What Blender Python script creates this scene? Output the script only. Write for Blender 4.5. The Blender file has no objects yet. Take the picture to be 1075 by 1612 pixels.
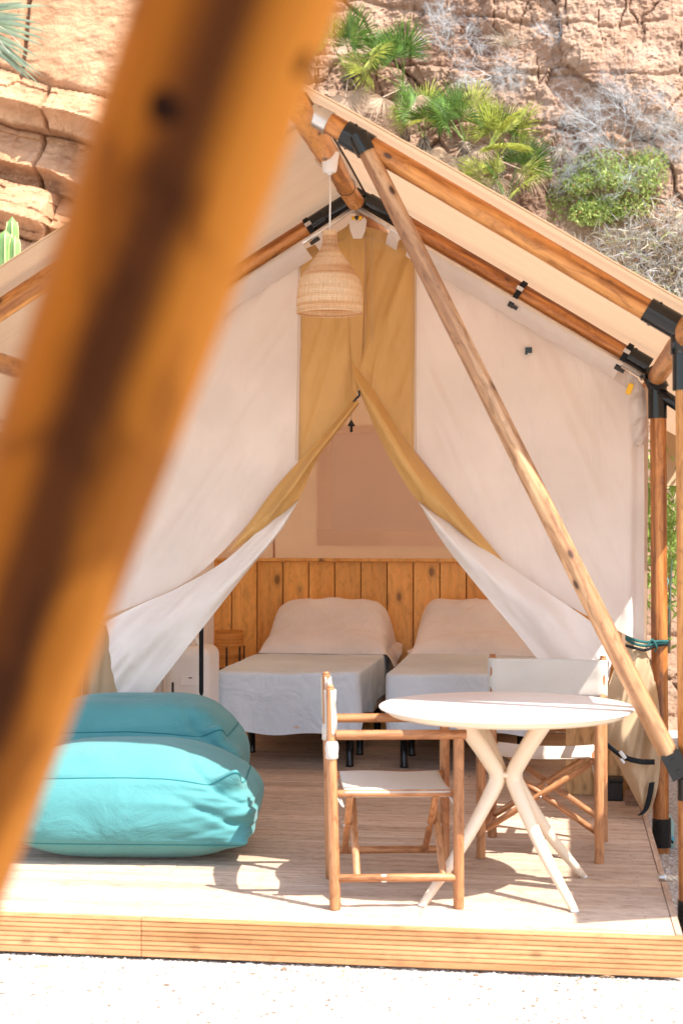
import bpy, bmesh, math, random
import numpy as np
from mathutils import Vector, Matrix, Quaternion
rnd = random.Random(7)
S = bpy.context.scene
PI = math.pi
# ------------------------------------------------------------------ camera
CAM = Vector((-0.431, -5.6675, 1.4784)); YAW, PITCH, FPX = 0.1384, 0.0053, 2468.0
FW = Vector((-math.sin(YAW)*math.cos(PITCH), math.cos(YAW)*math.cos(PITCH), math.sin(PITCH)))
RT = Vector((math.cos(YAW), math.sin(YAW), 0.0)); UP = RT.cross(FW)
cd = bpy.data.cameras.new('camera'); cam = bpy.data.objects.new('camera', cd); S.collection.objects.link(cam)
m = Matrix((RT, UP, -FW)).transposed().to_4x4(); m.translation = CAM; cam.matrix_world = m
cd.sensor_fit = 'HORIZONTAL'; cd.sensor_width = 24.0; cd.lens = FPX/1075.0*24.0
cd.clip_start = 0.05; cd.clip_end = 400
cd.dof.use_dof = True; cd.dof.focus_distance = 8.5; cd.dof.aperture_fstop = 3.3
S.camera = cam
# ------------------------------------------------------------------ light
SUN = Vector((0.64, -0.38, 1.0)).normalized()
W = bpy.data.worlds.new("World"); S.world = W; W.use_nodes = True
wn, wl = W.node_tree.nodes, W.node_tree.links
bg = wn['Background']
sky = wn.new('ShaderNodeTexSky'); sky.sky_type = 'NISHITA'; sky.sun_disc = False
sky.sun_elevation = math.asin(SUN.z); sky.sun_rotation = math.atan2(SUN.x, SUN.y)
hs = wn.new('ShaderNodeHueSaturation'); hs.inputs['Saturation'].default_value = 0.75
wl.new(sky.outputs[0], hs.inputs['Color']); wl.new(hs.outputs[0], bg.inputs['Color'])
bg.inputs['Strength'].default_value = 0.15
sd = bpy.data.lights.new('sun', 'SUN'); sd.energy = 3.7; sd.angle = math.radians(0.5); sd.color = (1.0, 0.93, 0.84)
sun = bpy.data.objects.new('sun', sd); S.collection.objects.link(sun); sun.location = (6, -4, 9)
sun.rotation_euler = (-SUN).to_track_quat('-Z', 'Y').to_euler()
S.view_settings.view_transform = 'Standard'; S.view_settings.look = 'None'
S.view_settings.gamma = 1.0; S.view_settings.use_curve_mapping = False
S.view_settings.exposure = 1.48
S.render.engine = 'CYCLES'
S.cycles.use_denoising = True
S.cycles.max_bounces = 10; S.cycles.diffuse_bounces = 6; S.cycles.transmission_bounces = 8; S.cycles.glossy_bounces = 3
S.cycles.sample_clamp_indirect = 8.0
S.cycles.caustics_reflective = False; S.cycles.caustics_refractive = False

# ------------------------------------------------------------------ measuring helpers (authoring only: pixel of the photo + known plane -> place)
def ray(px, py): return FW + RT*((px-537.5)/FPX) - UP*((py-806.0)/FPX)
def atY(px, py, Y):
    d = ray(px, py); return CAM + d*((Y-CAM.y)/d.y)
def atZ(px, py, Z=0.0):
    d = ray(px, py); return CAM + d*((Z-CAM.z)/d.z)
def c3(v): return tuple(v)

# ------------------------------------------------------------------ object helpers
COL = S.collection
def tag(o, label=None, cat=None, group=None, kind=None):
    if label: o['label'] = label
    if cat: o['category'] = cat
    if group: o['group'] = group
    if kind: o['kind'] = kind
    return o
def thing(name, label, cat, loc=(0, 0, 0), rz=0.0, group=None):
    o = bpy.data.objects.new(name, None); COL.objects.link(o); o.location = loc; o.rotation_euler = (0, 0, rz)
    o.empty_display_size = 0.1
    return tag(o, label, cat, group)
def wm(p):
    M = Matrix.Translation(p.location) @ p.rotation_euler.to_matrix().to_4x4() @ Matrix.Diagonal(p.scale).to_4x4()
    if p.parent: M = wm(p.parent) @ p.matrix_parent_inverse @ M
    return M
def obj(name, me, mat=None, parent=None, world=False, loc=None, rot=None, label=None):
    o = bpy.data.objects.new(name, me); COL.objects.link(o)
    if mat is not None and isinstance(me, bpy.types.Mesh) and not me.materials:
        for x in (mat if isinstance(mat, (list, tuple)) else [mat]): me.materials.append(x)
    if loc is not None: o.location = loc
    if rot is not None:
        if isinstance(rot, Quaternion): o.rotation_euler = rot.to_euler()
        else: o.rotation_euler = rot
    if parent is not None:
        o.parent = parent
        if world: o.matrix_parent_inverse = wm(parent).inverted()
    if label: o['label'] = label
    return o
def copy_tree(o, parent=None):
    c = o.copy(); COL.objects.link(c); inv = o.matrix_parent_inverse.copy()
    if parent is not None: c.parent = parent; c.matrix_parent_inverse = inv
    for ch in [x for x in COL.objects if x.parent == o]: copy_tree(ch, c)
    return c
def mesh(name, v, f, smooth=True):
    me = bpy.data.meshes.new(name); me.from_pydata([tuple(x) for x in v], [], f)
    me.polygons.foreach_set('use_smooth', [smooth]*len(me.polygons)); me.update(); return me
class MB:
    def __init__(s): s.v = []; s.f = []
    def add(s, v, f):
        n = len(s.v); s.v += [tuple(x) for x in v]; s.f += [tuple(i+n for i in q) for q in f]; return s
    def box(s, c, d, M=None):
        vs = []
        for x in (-.5, .5):
            for y in (-.5, .5):
                for z in (-.5, .5):
                    p = Vector((c[0]+x*d[0], c[1]+y*d[1], c[2]+z*d[2])); vs.append(M @ p if M else p)
        return s.add(vs, [(0, 1, 3, 2), (4, 6, 7, 5), (0, 4, 5, 1), (2, 3, 7, 6), (0, 2, 6, 4), (1, 5, 7, 3)])
    def tube(s, pts, r, seg=8, cap=True, flat=1.0):
        pts = [Vector(p) for p in pts]; n = len(pts)
        rr = r if isinstance(r, (list, tuple)) else [r]*n
        t0 = (pts[1]-pts[0]).normalized(); up = Vector((0, 0, 1)) if abs(t0.z) < .9 else Vector((1, 0, 0))
        a = t0.cross(up).normalized(); vs = []
        for i, p in enumerate(pts):
            t = (pts[min(i+1, n-1)]-pts[max(i-1, 0)]).normalized()
            a = (a - t*a.dot(t)).normalized(); b = t.cross(a)
            for k in range(seg):
                an = 2*PI*k/seg; vs.append(p + a*(rr[i]*math.cos(an)) + b*(rr[i]*flat*math.sin(an)))
        fs = [(i*seg+k, i*seg+(k+1) % seg, (i+1)*seg+(k+1) % seg, (i+1)*seg+k) for i in range(n-1) for k in range(seg)]
        if cap: fs += [tuple(reversed(range(seg))), tuple(range((n-1)*seg, n*seg))]
        return s.add(vs, fs)
    def lathe(s, prof, seg=32, c=(0, 0, 0)):
        vs = [(c[0]+r*math.cos(2*PI*k/seg), c[1]+r*math.sin(2*PI*k/seg), c[2]+z) for r, z in prof for k in range(seg)]
        return s.add(vs, [(i*seg+k, i*seg+(k+1) % seg, (i+1)*seg+(k+1) % seg, (i+1)*seg+k) for i in range(len(prof)-1) for k in range(seg)])
    def mesh(s, name='m', smooth=True): return mesh(name, s.v, s.f, smooth)
def bevel(o, w=.004, seg=2):
    b = o.modifiers.new('bevel', 'BEVEL'); b.width = w; b.segments = seg; b.limit_method = 'ANGLE'; b.angle_limit = .7; return o
def autosm(o):
    me = o.data
    try: me.set_sharp_from_angle(angle=math.radians(38))
    except Exception: pass
    return o

# ------------------------------------------------------------------ noise (numpy)
def _h(ix, iy, s):
    n = (ix.astype(np.int64)*374761393 + iy.astype(np.int64)*668265263 + s*1442695041) & 0x7fffffff
    n = ((n ^ (n >> 13))*1274126177) & 0x7fffffff
    return ((n ^ (n >> 16)) & 0xffff)/65535.0
def vn(x, y, s=0):
    x = np.asarray(x, float); y = np.asarray(y, float)
    ix = np.floor(x); iy = np.floor(y); fx = x-ix; fy = y-iy; fx = fx*fx*(3-2*fx); fy = fy*fy*(3-2*fy)
    a = _h(ix, iy, s); b = _h(ix+1, iy, s); c = _h(ix, iy+1, s); d = _h(ix+1, iy+1, s)
    return (a*(1-fx)+b*fx)*(1-fy)+(c*(1-fx)+d*fx)*fy - .5
def fbm(x, y, o=4, s=0, g=.5):
    r = 0; a = 1
    for i in range(o): r = r+a*vn(x, y, s+i*17); x = x*2.03+3.1; y = y*2.03+7.7; a *= g
    return r
def worley(x, y, s=0):
    ix = np.floor(x); iy = np.floor(y); d1 = np.full(np.shape(x), 9.); d2 = d1.copy(); idd = np.zeros(np.shape(x))
    for i in (-1, 0, 1):
        for j in (-1, 0, 1):
            cx = ix+i; cy = iy+j; px = cx+_h(cx, cy, s+1); py = cy+_h(cx, cy, s+2)
            d = np.hypot(x-px, y-py); cid = _h(cx, cy, s+3)
            nearer = d < d1; d2 = np.where(nearer, d1, np.minimum(d2, d)); idd = np.where(nearer, cid, idd); d1 = np.where(nearer, d, d1)
    return d1, d2, idd

# ------------------------------------------------------------------ materials
def newmat(name):
    m = bpy.data.materials.new(name); m.use_nodes = True; nt = m.node_tree; nt.nodes.clear()
    out = nt.nodes.new('ShaderNodeOutputMaterial'); return m, nt, out
class N:
    def __init__(s, nt): s.nt = nt
    def n(s, t, **k):
        x = s.nt.nodes.new('ShaderNode'+t)
        for a, b in k.items():
            if a.startswith('i_'):
                key = a[2:]; key = int(key) if key.isdigit() else key.replace('_', ' ')
                x.inputs[key].default_value = b
            else: setattr(x, a, b)
        return x
    def l(s, a, b): s.nt.links.new(a, b)
    def ramp(s, fac, stops):
        r = s.nt.nodes.new('ShaderNodeValToRGB'); cr = r.color_ramp
        cr.elements.remove(cr.elements[1]); cr.elements[0].position = stops[0][0]; cr.elements[0].color = (*stops[0][1], 1)
        for p, c in stops[1:]: cr.elements.new(p).color = (*c, 1)
        s.l(fac, r.inputs[0]); return r.outputs[0]
    def mix(s, a, b, f, mode='MIX'):
        x = s.nt.nodes.new('ShaderNodeMix'); x.data_type = 'RGBA'; x.blend_type = mode
        for sock, v in ((x.inputs[0], f), (x.inputs[6], a), (x.inputs[7], b)):
            if isinstance(v, bpy.types.NodeSocket): s.l(v, sock)
            else: sock.default_value = v if not isinstance(v, tuple) else (*v, 1)
        return x.outputs[2]
    def math(s, op, a, b=None):
        x = s.nt.nodes.new('ShaderNodeMath'); x.operation = op
        for i, v in ((0, a), (1, b)):
            if v is None: continue
            if isinstance(v, bpy.types.NodeSocket): s.l(v, x.inputs[i])
            else: x.inputs[i].default_value = v
        return x.outputs[0]
def coords(q, scale=(1, 1, 1), rand=True):
    tc = q.n('TexCoord'); mp = q.n('Mapping'); mp.inputs['Scale'].default_value = scale
    if rand:
        oi = q.n('ObjectInfo'); mu = q.n('VectorMath', operation='SCALE'); mu.inputs[0].default_value = (13.1, 7.7, 29.3)
        q.l(oi.outputs['Random'], mu.inputs['Scale']); ad = q.n('VectorMath', operation='ADD')
        q.l(tc.outputs['Object'], ad.inputs[0]); q.l(mu.outputs[0], ad.inputs[1]); q.l(ad.outputs[0], mp.inputs['Vector'])
    else: q.l(tc.outputs['Object'], mp.inputs['Vector'])
    return mp.outputs[0]
def wood(name, light, mid, dark, axis='Z', rough=.5, knots=.5, grain=1.0, vary=.25, kd=(.09, .035, .015), bump=.25, spec=.4, ks=1.0, con=.14, gr=.75):
    m, nt, out = newmat(name); q = N(nt)
    ax = {'X': 0, 'Y': 1, 'Z': 2}[axis]
    sc = [9.0*grain]*3; sc[ax] = .55*grain
    v = coords(q, tuple(sc)); n1 = q.n('TexNoise', i_Scale=1.6, i_Detail=5.0, i_Roughness=.6, i_Distortion=.6); q.l(v, n1.inputs['Vector'])
    sc2 = [42.0*grain]*3; sc2[ax] = 1.5*grain
    v2 = coords(q, tuple(sc2)); n2 = q.n('TexNoise', i_Scale=1.0, i_Detail=3.0, i_Distortion=.4); q.l(v2, n2.inputs['Vector'])
    col = q.ramp(n1.outputs[0], [(.5-con, dark), (.5, mid), (.5+con, light)])
    g = q.ramp(n2.outputs[0], [(.30, (.55, .50, .46)), (.42, (.86, .84, .82)), (.6, (1, 1, 1))])
    col = q.mix(col, g, gr, 'MULTIPLY')
    v5 = coords(q, tuple(14.0 if i != ax else 4.5 for i in range(3))); n5 = q.n('TexNoise', i_Scale=1.5, i_Detail=6.0, i_Roughness=.65, i_Distortion=1.8); q.l(v5, n5.inputs['Vector'])
    col = q.mix(col, q.ramp(n5.outputs[0], [(.36, (.55, .46, .40)), (.48, (.95, .93, .91)), (.62, (1.12, 1.1, 1.06))]), gr, 'MULTIPLY')
    # knots
    sk = [11.0*ks]*3; sk[ax] = 6.0*ks
    v3 = coords(q, tuple(sk)); vo = q.n('TexVoronoi', i_Scale=1.0, i_Randomness=1.0); q.l(v3, vo.inputs['Vector'])
    kf = q.ramp(vo.outputs['Distance'], [(.07, (1, 1, 1)), (.10, (.85, .85, .85)), (.14, (.30, .30, .30)), (.26, (0, 0, 0))])
    kk = q.math('MULTIPLY', kf, knots)
    col = q.mix(col, kd, kk)
    oi = q.n('ObjectInfo'); hv = q.n('HueSaturation'); q.l(col, hv.inputs['Color'])
    mr = q.n('MapRange'); mr.inputs['To Min'].default_value = 1-vary; mr.inputs['To Max'].default_value = 1+vary; q.l(oi.outputs['Random'], mr.inputs['Value']); q.l(mr.outputs[0], hv.inputs['Value'])
    b = q.n('BsdfPrincipled'); q.l(hv.outputs[0], b.inputs['Base Color']); b.inputs['Roughness'].default_value = rough; b.inputs['Specular IOR Level'].default_value = spec
    bu = q.n('Bump'); bu.inputs['Strength'].default_value = bump; bu.inputs['Distance'].default_value = .004
    q.l(n2.outputs[0], bu.inputs['Height']); q.l(bu.outputs[0], b.inputs['Normal']); q.l(b.outputs[0], out.inputs[0]); return m
def cloth(name, col, trans=0.2, rough=.9, weave=900, var=.06, tcol=None, bump=.15, sheen=0.0, wrinkle=0.0, wsc=(6, 6, 1.2), spec=.2):
    m, nt, out = newmat(name); q = N(nt)
    v = coords(q, (1, 1, 1)); n1 = q.n('TexNoise', i_Scale=2.2, i_Detail=4.0); q.l(v, n1.inputs['Vector'])
    dk = tuple(c*(1-var*2.2) for c in col); lt = tuple(min(1, c*(1+var)) for c in col)
    c1 = q.ramp(n1.outputs[0], [(.3, dk), (.7, lt)])
    n2 = q.n('TexNoise', i_Scale=float(weave), i_Detail=2.0); q.l(v, n2.inputs['Vector'])
    c1 = q.mix(c1, q.ramp(n2.outputs[0], [(.3, (.82, .82, .82)), (.7, (1, 1, 1))]), .6, 'MULTIPLY')
    b = q.n('BsdfPrincipled'); q.l(c1, b.inputs['Base Color']); b.inputs['Roughness'].default_value = rough
    b.inputs['Specular IOR Level'].default_value = spec
    if sheen: b.inputs['Sheen Weight'].default_value = sheen
    bu = q.n('Bump'); bu.inputs['Strength'].default_value = bump; bu.inputs['Distance'].default_value = .0015; q.l(n2.outputs[0], bu.inputs['Height'])
    last = bu.outputs[0]
    if wrinkle:
        v4 = coords(q, wsc); n4 = q.n('TexNoise', i_Scale=1.0, i_Detail=4.0, i_Roughness=.5, i_Distortion=1.2); q.l(v4, n4.inputs['Vector'])
        b2 = q.n('Bump'); b2.inputs['Strength'].default_value = wrinkle; b2.inputs['Distance'].default_value = .03
        q.l(n4.outputs[0], b2.inputs['Height']); q.l(last, b2.inputs['Normal']); last = b2.outputs[0]
    q.l(last, b.inputs['Normal'])
    if trans > 0:
        tr = q.n('BsdfTranslucent'); tr.inputs[0].default_value = (*(tcol or col), 1); q.l(last, tr.inputs['Normal'])
        mx = q.n('MixShader'); mx.inputs[0].default_value = trans; q.l(b.outputs[0], mx.inputs[1]); q.l(tr.outputs[0], mx.inputs[2]); q.l(mx.outputs[0], out.inputs[0])
    else: q.l(b.outputs[0], out.inputs[0])
    return m
def plain(name, col, rough=.5, metal=0.0, var=.08, scale=8.0, bump=.0, spec=.5, trans=0.0, rv=0.0):
    m, nt, out = newmat(name); q = N(nt)
    v = coords(q, (1, 1, 1)); n1 = q.n('TexNoise', i_Scale=scale, i_Detail=5.0); q.l(v, n1.inputs['Vector'])
    c1 = q.ramp(n1.outputs[0], [(.3, tuple(c*(1-var*2) for c in col)), (.7, tuple(min(1, c*(1+var)) for c in col))])
    if rv:
        oi = q.n('ObjectInfo'); hv = q.n('HueSaturation'); q.l(c1, hv.inputs['Color'])
        mr = q.n('MapRange'); mr.inputs['To Min'].default_value = 1-rv; mr.inputs['To Max'].default_value = 1+rv; q.l(oi.outputs['Random'], mr.inputs['Value']); q.l(mr.outputs[0], hv.inputs['Value']); c1 = hv.outputs[0]
    b = q.n('BsdfPrincipled'); q.l(c1, b.inputs['Base Color']); b.inputs['Roughness'].default_value = rough; b.inputs['Metallic'].default_value = metal; b.inputs['Specular IOR Level'].default_value = spec
    if bump:
        bu = q.n('Bump'); bu.inputs['Strength'].default_value = bump; bu.inputs['Distance'].default_value = .003; q.l(n1.outputs[0], bu.inputs['Height']); q.l(bu.outputs[0], b.inputs['Normal'])
    if trans:
        tr = q.n('BsdfTranslucent'); q.l(c1, tr.inputs[0]); mx = q.n('MixShader'); mx.inputs[0].default_value = trans
        q.l(b.outputs[0], mx.inputs[1]); q.l(tr.outputs[0], mx.inputs[2]); q.l(mx.outputs[0], out.inputs[0])
    else: q.l(b.outputs[0], out.inputs[0])
    return m
M = {}
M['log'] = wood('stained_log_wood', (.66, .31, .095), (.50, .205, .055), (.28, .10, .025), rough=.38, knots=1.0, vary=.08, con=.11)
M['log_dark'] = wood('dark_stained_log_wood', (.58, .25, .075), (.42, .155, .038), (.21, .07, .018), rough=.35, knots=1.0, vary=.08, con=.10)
M['brace'] = wood('pale_log_wood', (.54, .32, .17), (.42, .22, .105), (.30, .14, .065), rough=.55, knots=1.0, vary=.05, con=.10, kd=(.07, .025, .012))
M['fore'] = wood('near_log_wood', (.60, .22, .012), (.36, .11, .006), (.085, .024, .004), rough=.75, knots=.6, vary=.0, kd=(.04, .015, .008), grain=1.1, ks=.5, spec=.1, con=.13, gr=.35)
M['teak'] = wood('chair_wood', (.54, .27, .13), (.46, .21, .09), (.37, .15, .06), rough=.45, knots=.0, vary=.05, bump=.08, grain=1.5)
M['deck'] = wood('weathered_deck_wood', (.62, .49, .385), (.555, .42, .32), (.47, .34, .25), axis='X', con=.2, gr=.5, rough=.75, knots=.35, vary=.11, bump=.5, kd=(.25, .14, .09), grain=.9, spec=.2)
M['fascia'] = wood('ridged_fascia_wood', (.66, .37, .18), (.58, .30, .135), (.46, .22, .09), axis='X', rough=.65, knots=.4, vary=.06, bump=.3, spec=.2, gr=.35)
M['pine'] = wood('varnished_pine', (.92, .54, .18), (.86, .46, .13), (.76, .36, .09), rough=.4, knots=.75, vary=.14, bump=.1, ks=.55, grain=.6, gr=.4, con=.2)
M['ply'] = wood('pale_pine_board', (.74, .50, .26), (.68, .43, .20), (.58, .34, .15), rough=.6, knots=.5, vary=.05, bump=.1)
M['joist'] = wood('dirty_joist_wood', (.40, .28, .2), (.32, .2, .14), (.2, .12, .08), axis='X', rough=.8, knots=.2, vary=.1)
M['cream'] = cloth('cream_canvas', (.86, .77, .70), trans=.25, tcol=(.85, .64, .46), wrinkle=.6, wsc=(5, 5, .8))
M['cream_in'] = cloth('white_canvas_lining', (.87, .80, .745), trans=.2, tcol=(.85, .7, .55), wrinkle=.4, wsc=(4, 4, 3))
M['tan'] = cloth('tan_coated_canvas', (.64, .365, .12), trans=.14, rough=.55, weave=500, tcol=(.7, .42, .16), wrinkle=.5, wsc=(7, 7, 2.2), spec=.4)
M['khaki'] = cloth('khaki_canvas', (.58, .42, .26), trans=.1, rough=.6, weave=500, wrinkle=.4, wsc=(6, 6, 2), spec=.35)
M['fly'] = cloth('tan_roof_canvas', (.50, .32, .18), trans=.24, rough=.8, weave=700, tcol=(.74, .50, .32), wrinkle=.35, wsc=(.8, 14, .8))
M['back'] = cloth('inner_back_canvas', (.82, .70, .58), trans=.5, tcol=(.85, .62, .40), weave=350, wrinkle=.15)
M['blind'] = cloth('brown_window_blind', (.62, .44, .34), trans=.5, tcol=(.70, .50, .38), weave=300)
M['blindb'] = cloth('blind_border', (.92, .72, .58), trans=.3, tcol=(.92, .72, .56), weave=300)
M['sheet'] = cloth('bed_sheet_cotton', (.74, .85, .97), trans=.0, weave=600, bump=.05, wrinkle=.9, wsc=(5, 5, 5))
M['pillow'] = cloth('pillowcase_cotton', (.92, .87, .88), trans=.0, weave=600, bump=.05, wrinkle=.8, wsc=(6, 6, 6))
M['mattress'] = cloth('mattress_ticking', (.72, .62, .55), trans=0)
M['sling'] = cloth('chair_sling_fabric', (.66, .60, .53), trans=.08, weave=420, bump=.5)
M['teal'] = cloth('teal_outdoor_fabric', (.09, .30, .31), trans=0, rough=.75, weave=260, bump=.6, var=.08, sheen=.15, wrinkle=.6, wsc=(3, 3, 5))
M['tealseam'] = cloth('teal_seam_piping', (.03, .19, .21), trans=0, weave=300)
M['black'] = plain('black_powder_coat', (.010, .011, .012), rough=.17, spec=.45)
M['blackstrap'] = cloth('black_webbing', (.02, .022, .025), trans=0, weave=500, bump=.5)
M['tealstrap'] = cloth('green_webbing', (.03, .12, .12), trans=0, weave=500, bump=.5)
M['blackplastic'] = plain('black_plastic', (.02, .02, .022), rough=.5)
M['alu'] = plain('bare_aluminium', (.78, .76, .73), rough=.4, metal=.7, scale=30)
M['steel'] = plain('galvanised_steel', (.6, .6, .6), rough=.35, metal=1.0)
M['yellow'] = plain('yellow_plastic', (.85, .48, .02), rough=.4)
M['white'] = plain('white_plastic', (.82, .80, .78), rough=.35, var=.02)
M['tablewhite'] = plain('table_top_laminate', (.84, .81, .77), rough=.35, var=.015, scale=30)
M['tableleg'] = plain('cream_painted_steel', (.80, .66, .50), rough=.4, var=.02)
M['appliance'] = plain('white_appliance_plastic', (.78, .76, .74), rough=.4, var=.02)
M['darkgap'] = plain('dark_grille', (.03, .03, .03), rough=.7)
M['wicker'] = plain('pale_wicker', (.78, .56, .36), rough=.7, var=.18, scale=60, trans=.25)
def wickermat(name, a, b, c, zs, tr_):
    m, nt, out = newmat(name); q = N(nt); v = coords(q, (2, 2, zs), rand=False); n1 = q.n('TexNoise', i_Scale=1.0, i_Detail=3.0); q.l(v, n1.inputs['Vector'])
    v2 = coords(q, (260, 260, 30), rand=False); n2 = q.n('TexNoise', i_Scale=1.0, i_Detail=1.0); q.l(v2, n2.inputs['Vector'])
    c1 = q.mix(q.ramp(n1.outputs[0], [(.35, a), (.5, b), (.65, c)]), q.ramp(n2.outputs[0], [(.3, (.7, .7, .7)), (.6, (1, 1, 1))]), .7, 'MULTIPLY')
    b_ = q.n('BsdfPrincipled'); b_.inputs['Roughness'].default_value = .7; q.l(c1, b_.inputs['Base Color']); tr = q.n('BsdfTranslucent'); q.l(c1, tr.inputs[0])
    mx = q.n('MixShader'); mx.inputs[0].default_value = tr_; q.l(b_.outputs[0], mx.inputs[1]); q.l(tr.outputs[0], mx.inputs[2]); q.l(mx.outputs[0], out.inputs[0]); return m
M['wicker'] = wickermat('pale_wicker', (.74, .42, .20), (.88, .62, .36), (.93, .72, .48), 38, .35)
M['rattan'] = wickermat('orange_rattan', (.62, .26, .05), (.80, .36, .08), (.88, .44, .12), 60, .3)
M['rope'] = plain('natural_rope', (.72, .62, .5), rough=.9, var=.15, scale=120, bump=.6)
M['pipe'] = plain('faded_green_pipe', (.30, .48, .45), rough=.5)
M['cyan'] = plain('cyan_plastic', (.12, .45, .6), rough=.4)
M['chalk'] = plain('chipped_paint_white', (.85, .82, .78), rough=.8)

# ------------------------------------------------------------------ ground
GZ = -0.155
def gravelmat(name, a, b, c, sc):
    m, nt, out = newmat(name); q = N(nt); v = coords(q, (1, 1, 1), rand=False)
    vo = q.n('TexVoronoi', i_Scale=sc); q.l(v, vo.inputs['Vector'])
    n1 = q.n('TexNoise', i_Scale=2.5, i_Detail=6.0); q.l(v, n1.inputs['Vector'])
    c1 = q.ramp(vo.outputs['Color'], [(.1, a), (.5, b), (.95, c)])
    c2 = q.mix(c1, q.ramp(n1.outputs[0], [(.35, (.86, .84, .82)), (.65, (1, 1, 1))]), .8, 'MULTIPLY')
    b_ = q.n('BsdfPrincipled'); b_.inputs['Roughness'].default_value = .9; b_.inputs['Specular IOR Level'].default_value = .15; q.l(c2, b_.inputs['Base Color'])
    bu = q.n('Bump'); bu.inputs['Strength'].default_value = .9; bu.inputs['Distance'].default_value = .006; bu.invert = True
    q.l(vo.outputs['Distance'], bu.inputs['Height']); q.l(bu.outputs[0], b_.inputs['Normal']); q.l(b_.outputs[0], out.inputs[0]); return m
M['gravel'] = gravelmat('white_gravel', (.30, .26, .22), (.50, .46, .42), (.68, .65, .61), 110)
gme = mesh('ground', [(-150, -150, GZ), (150, -150, GZ), (150, 60, GZ), (-150, 60, GZ)], [(0, 1, 2, 3)])
tag(obj('gravel_ground', gme, M['gravel']), 'white gravel ground around the wooden deck', kind='structure')
def pebbles(name, n, x0, x1, y0, y1, r0, r1, mats, seed, label):
    r = np.random.RandomState(seed)
    base = np.array([(1, 0, 0), (0, 1, 0), (-1, 0, 0), (0, -1, 0), (0, 0, .8), (.7, .7, .45), (-.7, .7, .5), (-.7, -.7, .45), (.7, -.7, .5)], float)
    fc = [(0, 5, 4), (5, 1, 4), (1, 6, 4), (6, 2, 4), (2, 7, 4), (7, 3, 4), (3, 8, 4), (8, 0, 4)]
    V = []; F = []; MI = []
    for i in range(n):
        s = r.uniform(r0, r1)*(1 if r.rand() > .08 else 1.6); a = r.uniform(0, 6.28); c, sn = math.cos(a), math.sin(a)
        p = base*(1+.35*(r.rand(9, 3)-.5))*s*np.array([1, r.uniform(.6, 1), r.uniform(.5, 1)])
        x, y = r.uniform(x0, x1), r.uniform(y0, y1)
        q_ = np.stack([p[:, 0]*c-p[:, 1]*sn+x, p[:, 0]*sn+p[:, 1]*c+y, p[:, 2]+GZ-.001], 1); k = len(V)*1
        V.extend(q_.tolist()); F += [tuple(j+k for j in f) for f in fc]; MI += [int(r.rand()**1.5*len(mats))]*8
    me = mesh(name, V, F, False); o = obj(name, me, mats); me.polygons.foreach_set('material_index', MI)
    return tag(o, label, kind='stuff')
PB = [plain('pebble_white', (.68, .65, .61), .85, scale=40), plain('pebble_cream', (.58, .52, .45), .85, scale=40), plain('pebble_grey', (.52, .50, .48), .85, scale=40), plain('pebble_rust', (.20, .13, .085), .85, scale=40)]
pebbles('gravel', 24000, -3.3, .9, -.95, .02, .003, .0085, PB[:3]+[PB[0], PB[0], PB[1], PB[0], PB[3]], 3, 'loose white gravel stones scattered in front of the deck')
pebbles('gravel', 8000, .045, .7, .02, 4.2, .004, .010, PB[1:3]+[PB[0]], 4, 'grey gravel stones in the strip right of the deck')
# dry pine needles / straw bits on the gravel
mb = MB()
for i in range(60):
    cx, cy = rnd.choice([(-2.75, -.13), (-.35, -.08), (-1.2, -.1), (-2.4, -.16)]); x = cx+rnd.gauss(0, .14); y = min(-.01, cy+rnd.gauss(0, .04)); a = rnd.gauss(0, .5); L = rnd.uniform(.02, .07)
    mb.tube([(x, y, GZ+.006), (x+L*.5*math.cos(a), y+L*.5*math.sin(a), GZ+.012), (x+L*math.cos(a), y+L*math.sin(a), GZ+.007)], .0013, 4)
tag(obj('straw_litter', mb.mesh(), plain('dry_straw', (.62, .38, .2), .9)), 'dry straw bits on the gravel by the deck edge', kind='stuff')

# ------------------------------------------------------------------ cliff
XL, XR, ZB, ZT = -9.0, 4.0, -.6, 9.2; NX, NZ = 860, 680
gx, gz = np.meshgrid(np.linspace(XL, XR, NX), np.linspace(ZB, ZT, NZ))
def sstep(a, b, x): t = np.clip((x-a)/(b-a), 0, 1); return t*t*(3-2*t)
wR = sstep(-4.3, -3.3, gx)
baseR = np.where(gz < 3.9, 7.0+.52*gz, 7.0+.52*3.9+.22*(gz-3.9)); baseL = 8.3+.10*gz
Y = baseL*(1-wR)+baseR*wR
# left: tilted strata made of blocks
wx = gx+.10*fbm(gx*1.3, gz*1.3, 3, 5); wz = gz+.10*fbm(gx*1.1+9, gz*1.1, 3, 9)
v_ = (wz+.30*wx)/.50; vi0 = np.floor(v_); vj = v_+.35*(_h(vi0, vi0*0, 31)-.5); row = np.floor(vj); t = vj-row
shift = _h(row, row*0, 33)*3; u_ = (wx-.16*wz+shift*.5)/(.75+.7*_h(row, row*0, 35)); cel = np.floor(u_); s_ = u_-cel
off = .30*_h(row, cel, 37)+.10*_h(row, row*0, 38)
prof = np.where(t > .34, .26*(1-(t-.34)/.66), .26*(t/.34)**2.4)          # sloping top, undercut base
edge = np.minimum(s_, 1-s_)*(.9); joint = np.exp(-(edge/.012)**2)*.12+np.exp(-((np.minimum(t, 1-t))/.02)**2)*.06
ter = vj*7.0+.5*fbm(gx*2, gz*3, 3, 52); face = .05*fbm(gx*4, gz*7, 4, 51)+.035*np.abs(fbm(gx*9, gz*16, 4, 53))+.045*_h(np.floor(ter), np.floor(u_*2.3+.4*fbm(gx*3, gz*3, 2, 54)), 55)
rockL = off+prof+face-joint
big = sstep(5.25, 5.45, gz+.30*gx+1.35)                                       # a massive smooth bed above the blocks
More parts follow.
